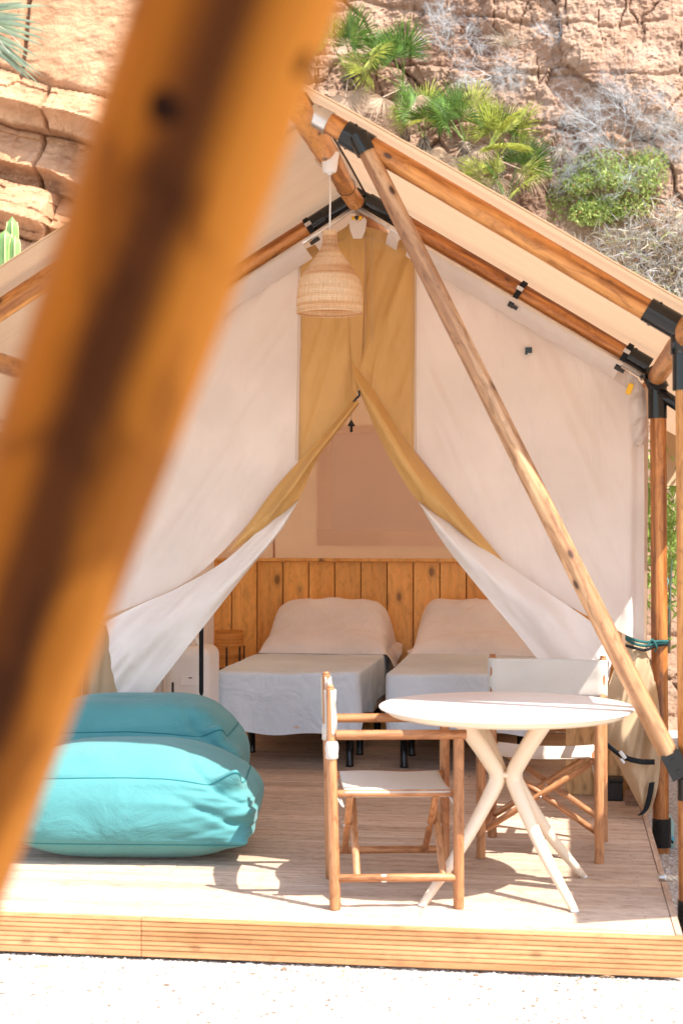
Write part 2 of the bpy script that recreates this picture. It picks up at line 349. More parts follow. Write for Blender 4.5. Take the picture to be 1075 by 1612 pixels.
rockL = rockL*(1-big)+big*(.42+.05*fbm(gx*2, gz*2, 4, 61)+.018*fbm(gx*9, gz*16, 3, 63)-.12*np.exp(-((wx+5.42)/.025)**2))
# right: weathered face with cracks
wx2 = gx+.35*fbm(gx*.9, gz*.9, 4, 71); wz2 = gz+.25*fbm(gx*.8+4, gz*.8, 4, 73)
d1, d2, ci = worley(wx2*.95+.25*wz2, wz2*.62, 75); crk = np.exp(-((d2-d1)/.018)**2)*sstep(-.25, .1, fbm(gx*1.1, gz*1.1, 2, 91))
e1, e2, cj = worley(wx2*3.2, wz2*2.0+.6*wx2, 77); crk2 = np.exp(-((e2-e1)/.03)**2)*sstep(-.1, .15, fbm(gx*1.7, gz*1.7, 2, 92)); f1_, f2_, ck = worley(wx2*8+.7*wz2, wz2*4.5-.5*wx2, 93); k1, k2, cv = worley(gx*3.2+.5*fbm(gx*2, gz*2, 3, 96), gz*.8+.4*fbm(gx*2, gz*2, 3, 97), 98); vcr = np.exp(-((k2-k1)/.03)**2)*sstep(-.05, .15, fbm(gx*.9+7, gz*.9, 2, 99))
stp = (wz2*1.0+.10*wx2)*1.6; sr = np.floor(stp); st = stp-sr
gate = sstep(-.1, .15, fbm(gx*.6+3, gz*.7, 2, 79))
rockR = .45*fbm(gx*.55, gz*.55, 3, 81)+.20*ci+.09*cj*gate+.18*(st**3)*_h(sr, sr*0, 83)*gate-.09*crk-.04*crk2*gate
rockR += .07*fbm(gx*4, gz*5, 5, 85)+.045*np.abs(fbm(gx*11, gz*10, 4, 87))+.030*ck*sstep(-.15, .1, fbm(gx*1.3, gz*1.6, 2, 94))+.035*np.abs(fbm(gx*24, gz*30, 3, 95))-.05*vcr+.05*cv*sstep(-.05, .15, fbm(gx*.9+7, gz*.9, 2, 99))-.05*np.exp(-(np.minimum(st, 1-st)/.04)**2)
fl = np.exp(-(((gx+.05)/.45)**2)-(((gz-4.75)/.35)**2)); rockR += -.09*fl*np.abs(fbm(gx*11+.8*gz, gz*.8, 3, 89))*2   # fluted vertical ribs
hol = np.exp(-(((gx-.02)/.30)**2)-(((gz-4.45)/.28)**2)); rockR -= .0*hol
bank = sstep(4.1, 3.6, gz)*wR; rockR = rockR*(1-.55*bank)
Y = Y-(rockL*(1-wR)+rockR*wR)
verts = np.stack([gx, Y, gz], -1).reshape(-1, 3)
idx = np.arange(NX*NZ).reshape(NZ, NX)
faces = np.stack([idx[:-1, :-1], idx[:-1, 1:], idx[1:, 1:], idx[1:, :-1]], -1).reshape(-1, 4)
cme = bpy.data.meshes.new('cliff'); cme.vertices.add(len(verts)); cme.vertices.foreach_set('co', verts.ravel())
cme.loops.add(faces.size); cme.loops.foreach_set('vertex_index', faces.ravel()); cme.polygons.add(len(faces))
cme.polygons.foreach_set('loop_start', np.arange(0, faces.size, 4)); cme.polygons.foreach_set('loop_total', np.full(len(faces), 4)); cme.update(); cme.validate()
cme.polygons.foreach_set('use_smooth', [False]*len(cme.polygons))
def rockmat():
    m, nt, out = newmat('weathered_sandstone'); q = N(nt); v = coords(q, (1, 1, 1), rand=False)
    n1 = q.n('TexNoise', i_Scale=1.1, i_Detail=8.0, i_Roughness=.6, i_Distortion=.5); q.l(v, n1.inputs['Vector'])
    v2 = coords(q, (1.6, 1.6, 7), rand=False); n2 = q.n('TexNoise', i_Scale=1.6, i_Detail=8.0, i_Roughness=.65); q.l(v2, n2.inputs['Vector'])
    c1 = q.ramp(n1.outputs[0], [(.30, (.33, .20, .14)), (.5, (.50, .335, .24)), (.70, (.60, .44, .335))])
    c2 = q.ramp(n2.outputs[0], [(.3, (.62, .55, .5)), (.5, (.95, .93, .9)), (.7, (1.1, 1.1, 1.1))])
    c = q.mix(c1, c2, .8, 'MULTIPLY')
    sep = q.n('SeparateXYZ'); tc = q.n('TexCoord'); q.l(tc.outputs['Object'], sep.inputs[0])
    mr = q.n('MapRange'); mr.inputs['From Min'].default_value = -4.4; mr.inputs['From Max'].default_value = -3.2; q.l(sep.outputs[0], mr.inputs['Value'])
    cl = q.mix(c, (1.4, 1.22, 1.0), 1.0, 'MULTIPLY'); c = q.mix(cl, c, mr.outputs[0])
    b = q.n('BsdfPrincipled'); q.l(c, b.inputs['Base Color']); b.inputs['Roughness'].default_value = .95; b.inputs['Specular IOR Level'].default_value = .05
    n3 = q.n('TexNoise', i_Scale=14.0, i_Detail=10.0, i_Roughness=.75); q.l(v, n3.inputs['Vector'])
    bu = q.n('Bump'); bu.inputs['Strength'].default_value = 1.0; bu.inputs['Distance'].default_value = .05; q.l(n3.outputs[0], bu.inputs['Height']); q.l(bu.outputs[0], b.inputs['Normal'])
    q.l(b.outputs[0], out.inputs[0]); return m
M['rock'] = rockmat()
tag(obj('cliff', cme, M['rock']), 'sandstone cliff face rising behind the tent', kind='structure')
def surfY(x, z):
    fx = (x-XL)/(XR-XL)*(NX-1); fz = (z-ZB)/(ZT-ZB)*(NZ-1); i = int(max(0, min(NX-2, fx))); j = int(max(0, min(NZ-2, fz)))
    return float(Y[j, i])
def onrock(px, py):
    d = ray(px, py); t = 10.0
    while t < 30:
        p = CAM+d*t
        if p.y >= surfY(p.x, p.z): return p
        t += .02
    return p

# ------------------------------------------------------------------ vegetation
MV = dict(dry1=plain('dry_grass_pale', (.66, .60, .50), .9, trans=.2), dry2=plain('dry_grass_tan', (.52, .40, .27), .9, trans=.2), dry3=plain('dry_twig_grey', (.46, .46, .46), .9),
          dry4=plain('dead_leaf_rust', (.45, .22, .12), .9, trans=.2), gr1=plain('bush_leaf_green', (.32, .45, .10), .6, trans=.35, rv=.1), gr2=plain('bush_leaf_lime', (.55, .64, .20), .6, trans=.35),
          palm=plain('palm_frond_green', (.17, .30, .06), .5, trans=.3, rv=.3, var=.3, scale=20), palmy=plain('palm_frond_yellow', (.46, .50, .10), .55, trans=.3, rv=.15, var=.3, scale=20), palmd=plain('dead_palm_frond', (.60, .46, .33), .9, trans=.15),
          twig=plain('silvery_twig', (.52, .54, .55), .9), bark=plain('fibrous_palm_trunk', (.24, .18, .13), .95, var=.4, scale=40, bump=1.0), agave=plain('grey_green_blade', (.24, .31, .20), .5, trans=.15, rv=.12, var=.12),
          cact=plain('cactus_green', (.20, .34, .10), .5, var=.12), cacty=plain('cactus_rib_yellow', (.55, .62, .25), .6))
def blades(name, pts, mats, label, wid=.004, cat=None, kind='stuff', bend=.5):
    V = []; F = []; MI = []
    for (p, d, L, mi) in pts:
        p = Vector(p); d = Vector(d).normalized(); s = d.cross(Vector((rnd.gauss(0, 1), rnd.gauss(0, 1), rnd.gauss(0, 1)))).normalized()*wid
        b = Vector((rnd.gauss(0, 1), rnd.gauss(0, 1), rnd.gauss(0, .4)-.5))*L*bend*.5; k = len(V)
        V += [p-s, p+s, p+d*L*.55+s*.8+b*.3, p+d*L*.55-s*.8+b*.3, p+d*L+b]; F += [(k, k+1, k+2, k+3), (k+3, k+2, k+4)]; MI += [mi]*2
    me = mesh(name, V, F, False); o = obj(name, me, mats); me.polygons.foreach_set('material_index', MI)
    return tag(o, label, cat, kind=kind)
# dry brush on the bank
pts = []
for i in range(42000):
    x = rnd.uniform(-1.9, 2.2); z = rnd.uniform(2.6, 4.45)
    if z > 4.1+.2*math.sin(x*3)+rnd.uniform(-.25, .1)-max(0, -x-.5)*.25: continue
    y = surfY(x, z); mi = rnd.choices([0, 1, 2, 3, 4], [5, 2.5, 3, .5, .5])[0]
    if vn(np.array([x*3]), np.array([z*3]), 5)[0] > .25 and rnd.random() < .3: mi = 4
    h = rnd.uniform(.0, .16)
    pts.append(((x, y-h, z+h*.4), (rnd.gauss(0, .8), rnd.gauss(-.5, .5), rnd.gauss(.35, .6)), rnd.uniform(.05, .20), mi))
blades('dry_brush', pts, [MV['dry1'], MV['dry2'], MV['dry3'], MV['dry4'], MV['gr2']], 'tangled dry brush covering the bank below the cliff', wid=.0035)
def grow(pts, p, d, L, r, depth, mb, spread=.6):
    q_ = [p]; dd = d.copy(); n = 3
    for i in range(n):
        dd = (dd+Vector((rnd.gauss(0, .22), rnd.gauss(0, .22), rnd.gauss(0, .22)))).normalized(); q_.append(q_[-1]+dd*L/n)
    mb.tube(q_, [r*(1-.22*i) for i in range(n+1)], 3, cap=False)
    if depth == 0: return
    for k in range(rnd.choice([4, 4, 5])):
        b = q_[rnd.choice([1, 2, 3, 3])]; nd = (dd+Vector((rnd.gauss(0, spread), rnd.gauss(0, spread), rnd.gauss(0, spread)))).normalized()
        grow(pts, b, nd, L*rnd.uniform(.5, .8), r*.55, depth-1, mb, spread)
def dry_shrub(px, py, L, label, depth=4, n=6, up=.5, mat='twig', spread=.6, side=0):
    p = onrock(px, py); mb = MB(); t = thing('dry_shrub', label, 'shrub', c3(p))
    for i in range(n): grow(None, Vector((0, 0, 0)), Vector((rnd.gauss(side, .6), -.55+rnd.gauss(0, .3), up+rnd.gauss(0, .45))).normalized(), L, .0055, depth, mb, spread)
    obj('branch', mb.mesh(), MV[mat], t); return t
dry_shrub(965, 235, .38, 'large silvery dry shrub clinging to the cliff above the green bush', n=11, up=.35)
dry_shrub(905, 255, .22, 'drooping bluish dry shrub hanging left of the fluted rock', n=7, up=-.35)
dry_shrub(1035, 200, .24, 'grey dry shrub at the right rim of the cliff ledge', n=6, up=.2)
dry_shrub(775, 120, .22, 'wispy white dry shrub high on the cliff above the palms', n=7, up=.2)
dry_shrub(700, 75, .24, 'bluish dry shrub at the top of the cliff left of the grass tuft', n=7, up=.3)
dry_shrub(860, 55, .16, 'small pale dry shrub in the shaded notch of the cliff', n=4, up=.2)
def tuft(px, py, L, label, n=160, droop=-.2):
    p = onrock(px, py); P = []
    for i in range(n):
        a = rnd.uniform(-1.4, 1.4); P.append(((rnd.gauss(0, .02), 0, rnd.gauss(0, .02)), (math.sin(a), -.5+rnd.gauss(0, .25), math.cos(a)*.8+droop), L*rnd.uniform(.5, 1), rnd.choice([0, 0, 1])))
    o = blades('grass_tuft', P, [MV['dry1'], MV['dry2']], label, wid=.0022, cat='grass tuft', kind=None, bend=.7); o.location = p; return o
tuft(797, 70, .26, 'straw coloured grass tuft near the top of the cliff')
tuft(735, 120, .22, 'drooping pale grass tuft below the bluish cliff shrub', droop=-1.2, n=90)
tuft(890, 190, .34, 'tan grass tuft left of the large silvery shrub', droop=-.5)
tuft(1068, 200, .30, 'golden grass tuft at the right edge of the cliff', droop=-.3)
tuft(885, 230, .22, 'grey hanging grass tuft under the large silvery shrub', droop=-1.6, n=90)
# green shrub
def leafbush(px, py, rx, rz, n, label, mats, name='green_shrub'):
    p = onrock(px, py); t = thing(name, label, 'shrub', c3(p)); V = []; F = []; MI = []
    cl = [(rnd.gauss(0, .5)*rx, -rnd.uniform(.05, .25), rnd.uniform(-.6, .9)*rz, rnd.uniform(.25, .5)*rz) for i in range(16)]
    for i in range(n):
        c = rnd.choice(cl); d = Vector((rnd.gauss(0, 1), rnd.gauss(0, 1), rnd.gauss(0, 1))).normalized()*c[3]*rnd.random()**.4*1.1
        q_ = Vector(c[:3])+Vector((d.x*1.5, d.y*.8, d.z)); u = Vector((rnd.gauss(0, 1), rnd.gauss(0, 1), rnd.gauss(.6, .7))).normalized(); w = u.cross(Vector((rnd.gauss(0, 1), -1, rnd.gauss(0, 1)))).normalized()
        L = rnd.uniform(.010, .026); k = len(V); V += [q_-u*L, q_+w*L*.32, q_+u*L, q_-w*L*.32]; F.append((k, k+1, k+2, k+3)); MI.append(rnd.choices(range(len(mats)), [5, 4, .5][:len(mats)])[0])
    me = mesh('f', V, F, False); obj('foliage', me, mats, t); me.polygons.foreach_set('material_index', MI)
    mb = MB()
    for c in cl: mb.tube([(0, 0, -rz*.6), (c[0]*.6, c[1]*.5, c[2]*.4), c[:3]], [.012, .008, .004], 5)
    obj('stem', mb.mesh(), MV['dry2'], t); return t
leafbush(968, 312, .62, .36, 9000, 'bright green leafy shrub on the bank at the foot of the cliff', [MV['gr1'], MV['gr2'], MV['dry4']])
# fan palms
def fan_mesh(nb=22, R_=.36, arc=205, seed=0, droop=.12, ragged=.12):
    r = random.Random(seed); V = []; F = []
    V += [(-.006, -.45*R_/.36, 0), (.006, -.45*R_/.36, 0), (.006, 0, .004), (-.006, 0, .004)]; F.append((0, 1, 2, 3))
    for i in range(nb):
        a = math.radians(-arc/2+arc*i/(nb-1))+r.gauss(0, .02); da = math.radians(arc/nb)*.5; L = R_*(1-.25*abs(i/(nb-1)-.5)*2)*r.uniform(1-ragged, 1)
        def P(rr, an, h): return (rr*math.sin(an), rr*math.cos(an), h-droop*(rr/R_)**2.5*R_)
        k = len(V); rm = L*.52; rm2 = L*.78
        V += [P(.01, a, 0), P(rm, a-da*.85, .012), P(rm, a, 0), P(rm, a+da*.85, .012), P(rm2, a-da*.33, .008), P(rm2, a, 0), P(rm2, a+da*.33, .008), P(L, a+r.gauss(0, .03), -.01)]
        F += [(k, k+1, k+2), (k, k+2, k+3), (k+1, k+4, k+5, k+2), (k+2, k+5, k+6, k+3), (k+4, k+7, k+5), (k+5, k+7, k+6)]
    return mesh('fan_leaf', V, F, False)
FANS = {k: [fan_mesh(26+i*2, .40, 190+15*i, i+10*j, dr, rg) for i in range(3)] for j, (k, dr, rg) in enumerate((('palm', .12, .1), ('palmy', .3, .2), ('palmd', .9, .3)))}
for k, L in FANS.items():
    for me in L: me.materials.append(MV[k])
def fan_palm(px, py, label, trunk=.3, n=8, dead=3, scale=1.0, spread=.9, away=.30):
    p = onrock(px, py); p = p+Vector((0, -away, 0)); t = thing('fan_palm', label, 'palm', c3(p))
    mb = MB(); mb.tube([(0, .05, -trunk), (.01, .02, -trunk*.5), (0, 0, 0)], [.06, .05, .045], 9)
    for i in range(70):
        a = rnd.uniform(0, 6.28); z = -trunk*rnd.random(); mb.tube([(.045*math.cos(a), .045*math.sin(a), z), (.09*math.cos(a), .09*math.sin(a), z+rnd.uniform(-.07, .03))], [.006, .002], 3)
    obj('trunk', mb.mesh(), MV['bark'], t)
    def put(kind, el, az, s):
        d = Vector((math.cos(el)*math.sin(az), -math.cos(el)*math.cos(az), math.sin(el)))
        me = rnd.choice(FANS[kind]); yv = d; zz = Vector((0, -.75, .55)) if abs(d.y) < .9 else Vector((0, 0, 1)); xv = yv.cross(zz).normalized(); zv = xv.cross(yv).normalized()
        R3 = Matrix((xv, yv, zv)).transposed(); o = obj('leaf', me, None, t); o.location = d*.38*s; o.rotation_euler = R3.to_euler(); o.scale = (s, s, s)
        if kind == 'palmd': o['label'] = 'withered tan leaf'
    for i in range(n):
        put('palm' if rnd.random() < .55 else 'palmy', rnd.uniform(.0, 1.35), rnd.uniform(-1.6, 1.6)*spread, scale*rnd.uniform(.75, 1.05))
    for i in range(dead): put('palmd', rnd.uniform(-1.3, -.3), rnd.uniform(-1.3, 1.3), scale*rnd.uniform(.6, .9))
    return t
fan_palm(555, 128, 'small fan palm beside the blurred pole, leftmost of the palms', n=6, dead=2, scale=.95, trunk=.15, spread=.8)
fan_palm(640, 150, 'tall fan palm with a shaggy dead skirt, second from the left', n=6, dead=6, scale=.95, trunk=.5)
fan_palm(672, 228, 'bushy fan palm in the middle of the palm clump', n=7, dead=5, scale=.8, trunk=.3)
fan_palm(735, 235, 'fan palm with upright yellow green leaves behind the rafter', n=7, dead=4, scale=.8, trunk=.3)
fan_palm(785, 262, 'broad dark green fan palm near the right end of the clump', n=8, dead=3, scale=.9, trunk=.3)
fan_palm(800, 320, 'low fan palm drooping over the roof edge, lowest of the palms', n=8, dead=4, scale=.85, trunk=.25)
# strap-leaved plant at top left
t = thing('yucca', 'grey green plant with long strap leaves at the top left corner', 'plant', c3(atY(-75, 30, 6.8)))
for i in range(26):
    a = rnd.uniform(-.75, .45); L = rnd.uniform(.45, .85); y0 = rnd.uniform(-.25, .25); V = []; F = []
    for k in range(9):
        s = k/8; x = L*s*math.cos(a); z = L*s*math.sin(a)-.18*s*s*L+rnd.uniform(-.002, .002); w = .034*(1-s**1.8)+.001
        V += [(x, y0*s-.0, z+w), (x, y0*s-.012*(1-s), z), (x, y0*s, z-w)]
        if k: F += [(3*k-3, 3*k-2, 3*k+1, 3*k), (3*k-2, 3*k-1, 3*k+2, 3*k+1)]
    obj('leaf', mesh('strap_leaf', V, F), MV['agave'], t)
mb = MB()
for i in range(7):
    P = [Vector((rnd.uniform(0, .3), -.1, rnd.uniform(0, .15)))]; d = Vector((rnd.uniform(.5, 1), 0, rnd.uniform(-1, .3))).normalized()
    for k in range(10): d = (d+Vector((.05, 0, -.12))).normalized(); P.append(P[-1]+d*.055)
    mb.tube(P, .0022, 4)
obj('fibre', mb.mesh(), MV['dry1'], t)
# cactus
t = thing('cactus', 'ribbed green columnar cactus at the left roof edge', 'cactus', c3(atY(8, 470, 7.4)))
for (dx, h, r) in ((0.0, .60, .055), (.02, .74, .046), (.085, .55, .042), (-.10, .48, .045)):
    V = []; F = []; seg = 20; nr = 14
    for i in range(nr+1):
        s = i/nr; rr = r*(1 if s < .8 else math.sqrt(max(0.0, 1-((s-.8)/.2)**2))*.999+.001)
        for k in range(seg):
            a = 2*PI*k/seg; q_ = rr*(1 if k % 4 else 1.28)*(1.0 if k % 2 else .93); V.append((dx+q_*math.cos(a), q_*math.sin(a)+(0 if h < .7 else .12), s*h))
    F = [(i*seg+k, i*seg+(k+1) % seg, (i+1)*seg+(k+1) % seg, (i+1)*seg+k) for i in range(nr) for k in range(seg)]
    o = obj('stem', mesh('cactus_stem', V, F), MV['cact'], t)
    mb = MB()
    for k in range(0, seg, 4): mb.tube([Vector(V[i*seg+k]) for i in range(nr)], .006, 4)
    obj('rib', mb.mesh(), MV['cacty'], o)

# ------------------------------------------------------------------ deck
DW0, DW1, DD = -3.05, 0.0, 5.5
deck = thing('wooden_deck', 'weathered pink brown timber deck under the tent', 'deck', (-1.5, 0, 0))
BW = .145; nrow = int(DD/BW)
def plank_mesh(L, W, H, grooves=7):
    V = []; F = []; prof = []                               # ribbed decking profile
    g = .0022; n = grooves
    for i in range(n):
        a = -W/2+.004+(W-.008)*i/n; b = a+(W-.008)/n
        prof += [(a+.002, 0), (b-.006, 0), (b-.004, -g), (b-.001, -g)]
    prof = [(-W/2, -.004)]+prof[:-2]+[(W/2-.004, 0), (W/2, -.004), (W/2, -H), (-W/2, -H)]
    m_ = len(prof)
    for x in (-L/2, L/2): V += [(x, y, z) for y, z in prof]
    F = [(i, (i+1) % m_, m_+(i+1) % m_, m_+i) for i in range(m_)]+[tuple(range(m_)), tuple(reversed(range(m_, 2*m_)))]
    return mesh('plank', V, F, False)
pm = {}
for i in range(nrow):
    y = .02+BW*(i+.5); cuts = [DW0+.03, DW1-.025]
    if i % 2 == 1 or rnd.random() < .3: cuts.insert(1, DW0+rnd.choice([1.0, 1.55, 2.1]))
    for a, b in zip(cuts[:-1], cuts[1:]):
        L = round(b-a-.003, 3)
        if L not in pm: pm[L] = plank_mesh(L, BW-.007, .028)
        o = obj('plank', pm[L], M['deck'], deck, world=True, loc=((a+b)/2, y, rnd.uniform(-.0012, .0012)))
        o.rotation_euler = (0, 0, rnd.gauss(0, .0006))
mb = MB()
for i in range(nrow):
    for x in (-2.9, -2.2, -1.5, -.8, -.12):
        for dy in (-.04, .04): xx_ = x+rnd.gauss(0, .006); yy_ = .02+BW*(i+.5)+dy+rnd.gauss(0, .003); mb.tube([(xx_, yy_, -.002), (xx_, yy_, .0016)], .0025, 6)
o = obj('screw', mb.mesh(smooth=False), M['joist'], deck, world=True); o['kind'] = 'stuff'
# fascia with ridges
def fascia_mesh(L, H, T=.026, n=7):
    prof = [(0, 0), (T, 0), (T, -H), (0, -H)]; g = []
    for i in range(n):
        z = -.012-(H-.018)*(i)/n; g += [(-.0, z+.0028), (.006, z+.0015), (.006, z-.0015), (-.0, z-.0028)]
    prof = [(.003, 0), (T, 0), (T, -H), (.002, -H)]+list(reversed(g)); m_ = len(prof)
    V = [(-L/2, y, z) for y, z in prof]+[(L/2, y, z) for y, z in prof]
    F = [(i, m_+i, m_+(i+1) % m_, (i+1) % m_) for i in range(m_)]+[tuple(reversed(range(m_))), tuple(range(m_, 2*m_))]
    return mesh('fascia', V, F, False)
for a, b in ((DW0, -1.97), (-1.967, 0.0)):
    obj('fascia_board', fascia_mesh(b-a, .142), M['fascia'], deck, world=True, loc=((a+b)/2, -.008, .002))
o = obj('side_board', fascia_mesh(5.46, .142), M['deck'], deck, world=True, loc=(.003, 2.765, .002)); o.rotation_euler = (0, 0, PI/2)
mb = MB()
for x in (-2.9, -2.2, -1.5, -.8, -.12): mb.box((x, 2.7, -.09), (.045, 5.3, .12))
obj('joist', mb.mesh(smooth=False), M['joist'], deck, world=True)
mb = MB(); mb.box((-.95, .05, GZ+.012), (1.15, .05, .03)); obj('sleeper', mb.mesh(smooth=False), M['joist'], deck, world=True)

# ------------------------------------------------------------------ tent frame
AX, PX, ZR, ZE = -1.44, .045, 3.12, 2.21; PL = 2*AX-PX; YF, YI, YB = .5, 2.18, 5.45
tent = thing('safari_tent', 'cream canvas safari tent on log frame with its door flaps tied open', 'tent', (AX, YI, 0))
def log(name, A, B, r0, r1=None, mat='log', parent=None, wob=.004, seg=18, n=14, roundend=False):
    A = Vector(A); B = Vector(B); r1 = r1 or r0; L = (B-A).length; ph = rnd.uniform(0, 6); V = []
    for i in range(n+1):
        s = i/n; r = r0+(r1-r0)*s
        ox = wob*math.sin(s*4+ph); oy = wob*math.cos(s*3.1+ph)
        for k in range(seg):
            a = 2*PI*k/seg; rr = r*(1+.025*math.sin(3*a+s*5+ph)+.012*math.sin(7*s*PI+2*a)); V.append((ox+rr*math.cos(a), oy+rr*math.sin(a), s*L))
    F = [(i*seg+k, i*seg+(k+1) % seg, (i+1)*seg+(k+1) % seg, (i+1)*seg+k) for i in range(n) for k in range(seg)]
    if roundend:
        for e, base, sg in ((0, 0, -1), (n, n*seg, 1)):
            k0 = len(V); V += [(x*.72, y*.72, z+sg*.018) for x, y, z in V[base:base+seg]]; 
            F += [((base+k), (base+(k+1) % seg), k0+(k+1) % seg, k0+k) if sg > 0 else (base+(k+1) % seg, base+k, k0+k, k0+(k+1) % seg) for k in range(seg)]
            F += [tuple(range(k0, k0+seg)) if sg > 0 else tuple(reversed(range(k0, k0+seg)))]
    else: F += [tuple(reversed(range(seg))), tuple(range(n*seg, (n+1)*seg))]
    rot = (B-A).to_track_quat('Z', 'Y')
    o = obj(name, mesh(name, V, F), M[mat], parent, world=parent is not None, loc=A, rot=rot); autosm(o); return o
def sleeve(A, B, r, parent, mat='black', bolt=True, name='sleeve'):
    A = Vector(A); B = Vector(B); L = (B-A).length; mb = MB()
    mb.lathe([(r-.006, 0), (r, 0), (r, .004), (r, L-.004), (r, L), (r-.006, L)], 28)
    if bolt:
        for z in (L*.25,):
            for a in (-1.2, 2.0): mb.tube([(r*.96*math.cos(a), r*.96*math.sin(a), z), ((r+.0035)*math.cos(a), (r+.0035)*math.sin(a), z)], .0055, 8)
    o = obj(name, mb.mesh(), M[mat], None, loc=A, rot=(B-A).to_track_quat('Z', 'Y'))
    bpy.context.view_layer.update() if False else None
    Mw = Matrix.Translation(A) @ (B-A).to_track_quat('Z', 'Y').to_matrix().to_4x4()
    o.parent = parent; o.matrix_parent_inverse = wm(parent).inverted(); autosm(o); return o
RP = .040
def lerp(a, b, t): return Vector(a)*(1-t)+Vector(b)*t
apF = Vector((AX, YF, ZR)); cF = Vector((PX, YF, ZE)); cFl = Vector((PL, YF, ZE))
apI = Vector((AX, YI, ZR)); cI = Vector((PX, YI, ZE)); cIl = Vector((PL, YI, ZE))
apB = Vector((AX, YB, ZR)); cB = Vector((PX, YB, ZE)); cBl = Vector((PL, YB, ZE))
# posts
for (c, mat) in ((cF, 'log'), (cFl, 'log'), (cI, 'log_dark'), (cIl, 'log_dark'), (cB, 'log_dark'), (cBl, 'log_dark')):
    dx = .03 if c.x > AX else -.03
    base = Vector((c.x+dx*.6, c.y, GZ)); top = Vector((c.x, c.y, c.z-.06)); po = log('post', base, top, RP, mat=mat, parent=tent)
    sleeve(top-Vector((0, 0, .17)), top+Vector((0, 0, .005)), RP+.006, po); sleeve(base+Vector((0, 0, .02 if c.y < 1 else .03)), base+Vector((0, 0, .17)), RP+.006, po, bolt=False)
    if c is cF:
        sl = sleeve(Vector((base.x, c.y, .40)), Vector((base.x, c.y, .55)), RP+.006, po)
# rafters
def rafter(a, b, mat, t0, t1, r=RP, sl0=.0, sl1=.0):
    lo, hi = lerp(a, b, t0), lerp(a, b, t1); o = log('rafter', lo, hi, r, mat=mat, parent=tent); L = (hi-lo).length; d = (hi-lo).normalized()
    if sl0: sleeve(lo-d*.01, lo+d*sl0, r+.006, o)
    if sl1: sleeve(hi-d*sl1, hi+d*.03, r+.006, o)
    return o
rf = rafter(apF, cF, 'log', .03, .97, .043, 0, .115); d = (cF-apF).normalized(); sleeve(apF+d*.19, apF+d*.31, .052, rf)
rfl = rafter(apF, cFl, 'log', .03, .97, .043, 0, .115); sleeve(apF+(cFl-apF).normalized()*.19, apF+(cFl-apF).normalized()*.31, .052, rfl)
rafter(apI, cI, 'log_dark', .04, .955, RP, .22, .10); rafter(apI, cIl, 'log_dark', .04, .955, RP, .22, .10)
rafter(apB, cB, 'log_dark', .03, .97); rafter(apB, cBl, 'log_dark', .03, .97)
# ridge pole in two lengths
Rz = Vector((0, 0, -.02))
rg = log('ridge_pole', (AX, .30, ZR-.02), (AX-.005, 1.12, ZR-.035), .050, .052, parent=tent, roundend=True)
rg2 = log('ridge_pole', (AX+.005, 1.155, ZR-.045), (AX, 2.06, ZR-.05), .044, .044, parent=tent, roundend=True)
log('ridge_pole', (AX, 2.30, ZR-.03), (AX, YB+.3, ZR-.03), .044, parent=tent)
mb = MB(); mb.lathe([(.054, 0), (.0555, .004), (.054, .010)], 24); c_ = obj('cable_tie', mb.mesh(), M['blackplastic'], None, loc=(AX, 1.13, ZR-.04), rot=(-PI/2, 0, 0)); c_.parent = rg; c_.matrix_parent_inverse = wm(rg).inverted()
mb = MB(); mb.lathe([(.045, 0), (.0475, .003), (.045, .006)], 24); c_ = obj('cable_tie', mb.mesh(), M['blackplastic'], None, loc=(AX, 1.72, ZR-.048), rot=(-PI/2, 0, .1)); c_.parent = rg2; c_.matrix_parent_inverse = wm(rg2).inverted()
mb = MB(); mb.tube([(AX+.035, .33, ZR+.015), (AX+.05, .9, ZR+.0), (AX+.056, 1.4, ZR-.01), (AX+.055, 2.1, ZR-.02)], .006, 6); obj('power_cable', mb.mesh(), M['blackplastic'], tent, world=True)
# apex plate of the inner frame
mb = MB(); mb.tube([apI+Vector((-.17, 0, -.105)), apI+Vector((0, -.0, -.005)), apI+Vector((.17, 0, -.105))], .047, 20, cap=True)
obj('apex_bracket', mb.mesh(), M['black'], tent, world=True)
mb = MB(); mb.tube([apI+Vector((0, -.10, -.03)), apI+Vector((0, .1, -.03))], .050, 20); mb.tube([apI+Vector((.012, -.115, -.055)), apI+Vector((.012, -.09, -.055))], .008, 8); mb.tube([apI+Vector((-.02, -.06, -.09)), apI+Vector((-.02, -.045, -.09))], .008, 8)
obj('apex_bracket', mb.mesh(), M['black'], tent, world=True)
mb = MB(); mb.tube([apF+Vector((-.14, 0, -.088)), apF, apF+Vector((.10, 0, -.06))], .049, 20); obj('apex_bracket', mb.mesh(), M['steel'], tent, world=True)
# eave poles
for c, s in ((PX, 1), (PL, -1)):
    log('eave_pole', (c+.0*s, YF+.07, ZE-.015), (c, YI-.07, ZE-.03), .047, .044, parent=tent, roundend=True)
    log('eave_pole', (c+.02*s, .28, ZE-.005), (c+.008*s, YF-.05, ZE-.015), .05, parent=tent, roundend=True)
    log('eave_pole', (c, YI+.07, ZE-.02), (c, YB-.03, ZE-.02), .044, parent=tent)
    mb = MB(); mb.tube([(c, YI-.02, ZE-.10), (c+.10*s, YI-.02, ZE-.17), (c+.22*s, YI-.02, ZE-.24)], .030, 14); obj('eave_bracket', mb.mesh(), M['black'], tent, world=True)
    mb = MB(); mb.tube([(c, YF, ZE+.01), (c, YF, ZE-.09)], .054, 18); obj('corner_joint', mb.mesh(), M['black'], tent, world=True)
    mb = MB(); mb.tube([(c-.04*s, YI, ZE+.02), (c+.01*s, YI, ZE-.09)], .050, 18); obj('corner_joint', mb.mesh(), M['black'], tent, world=True)
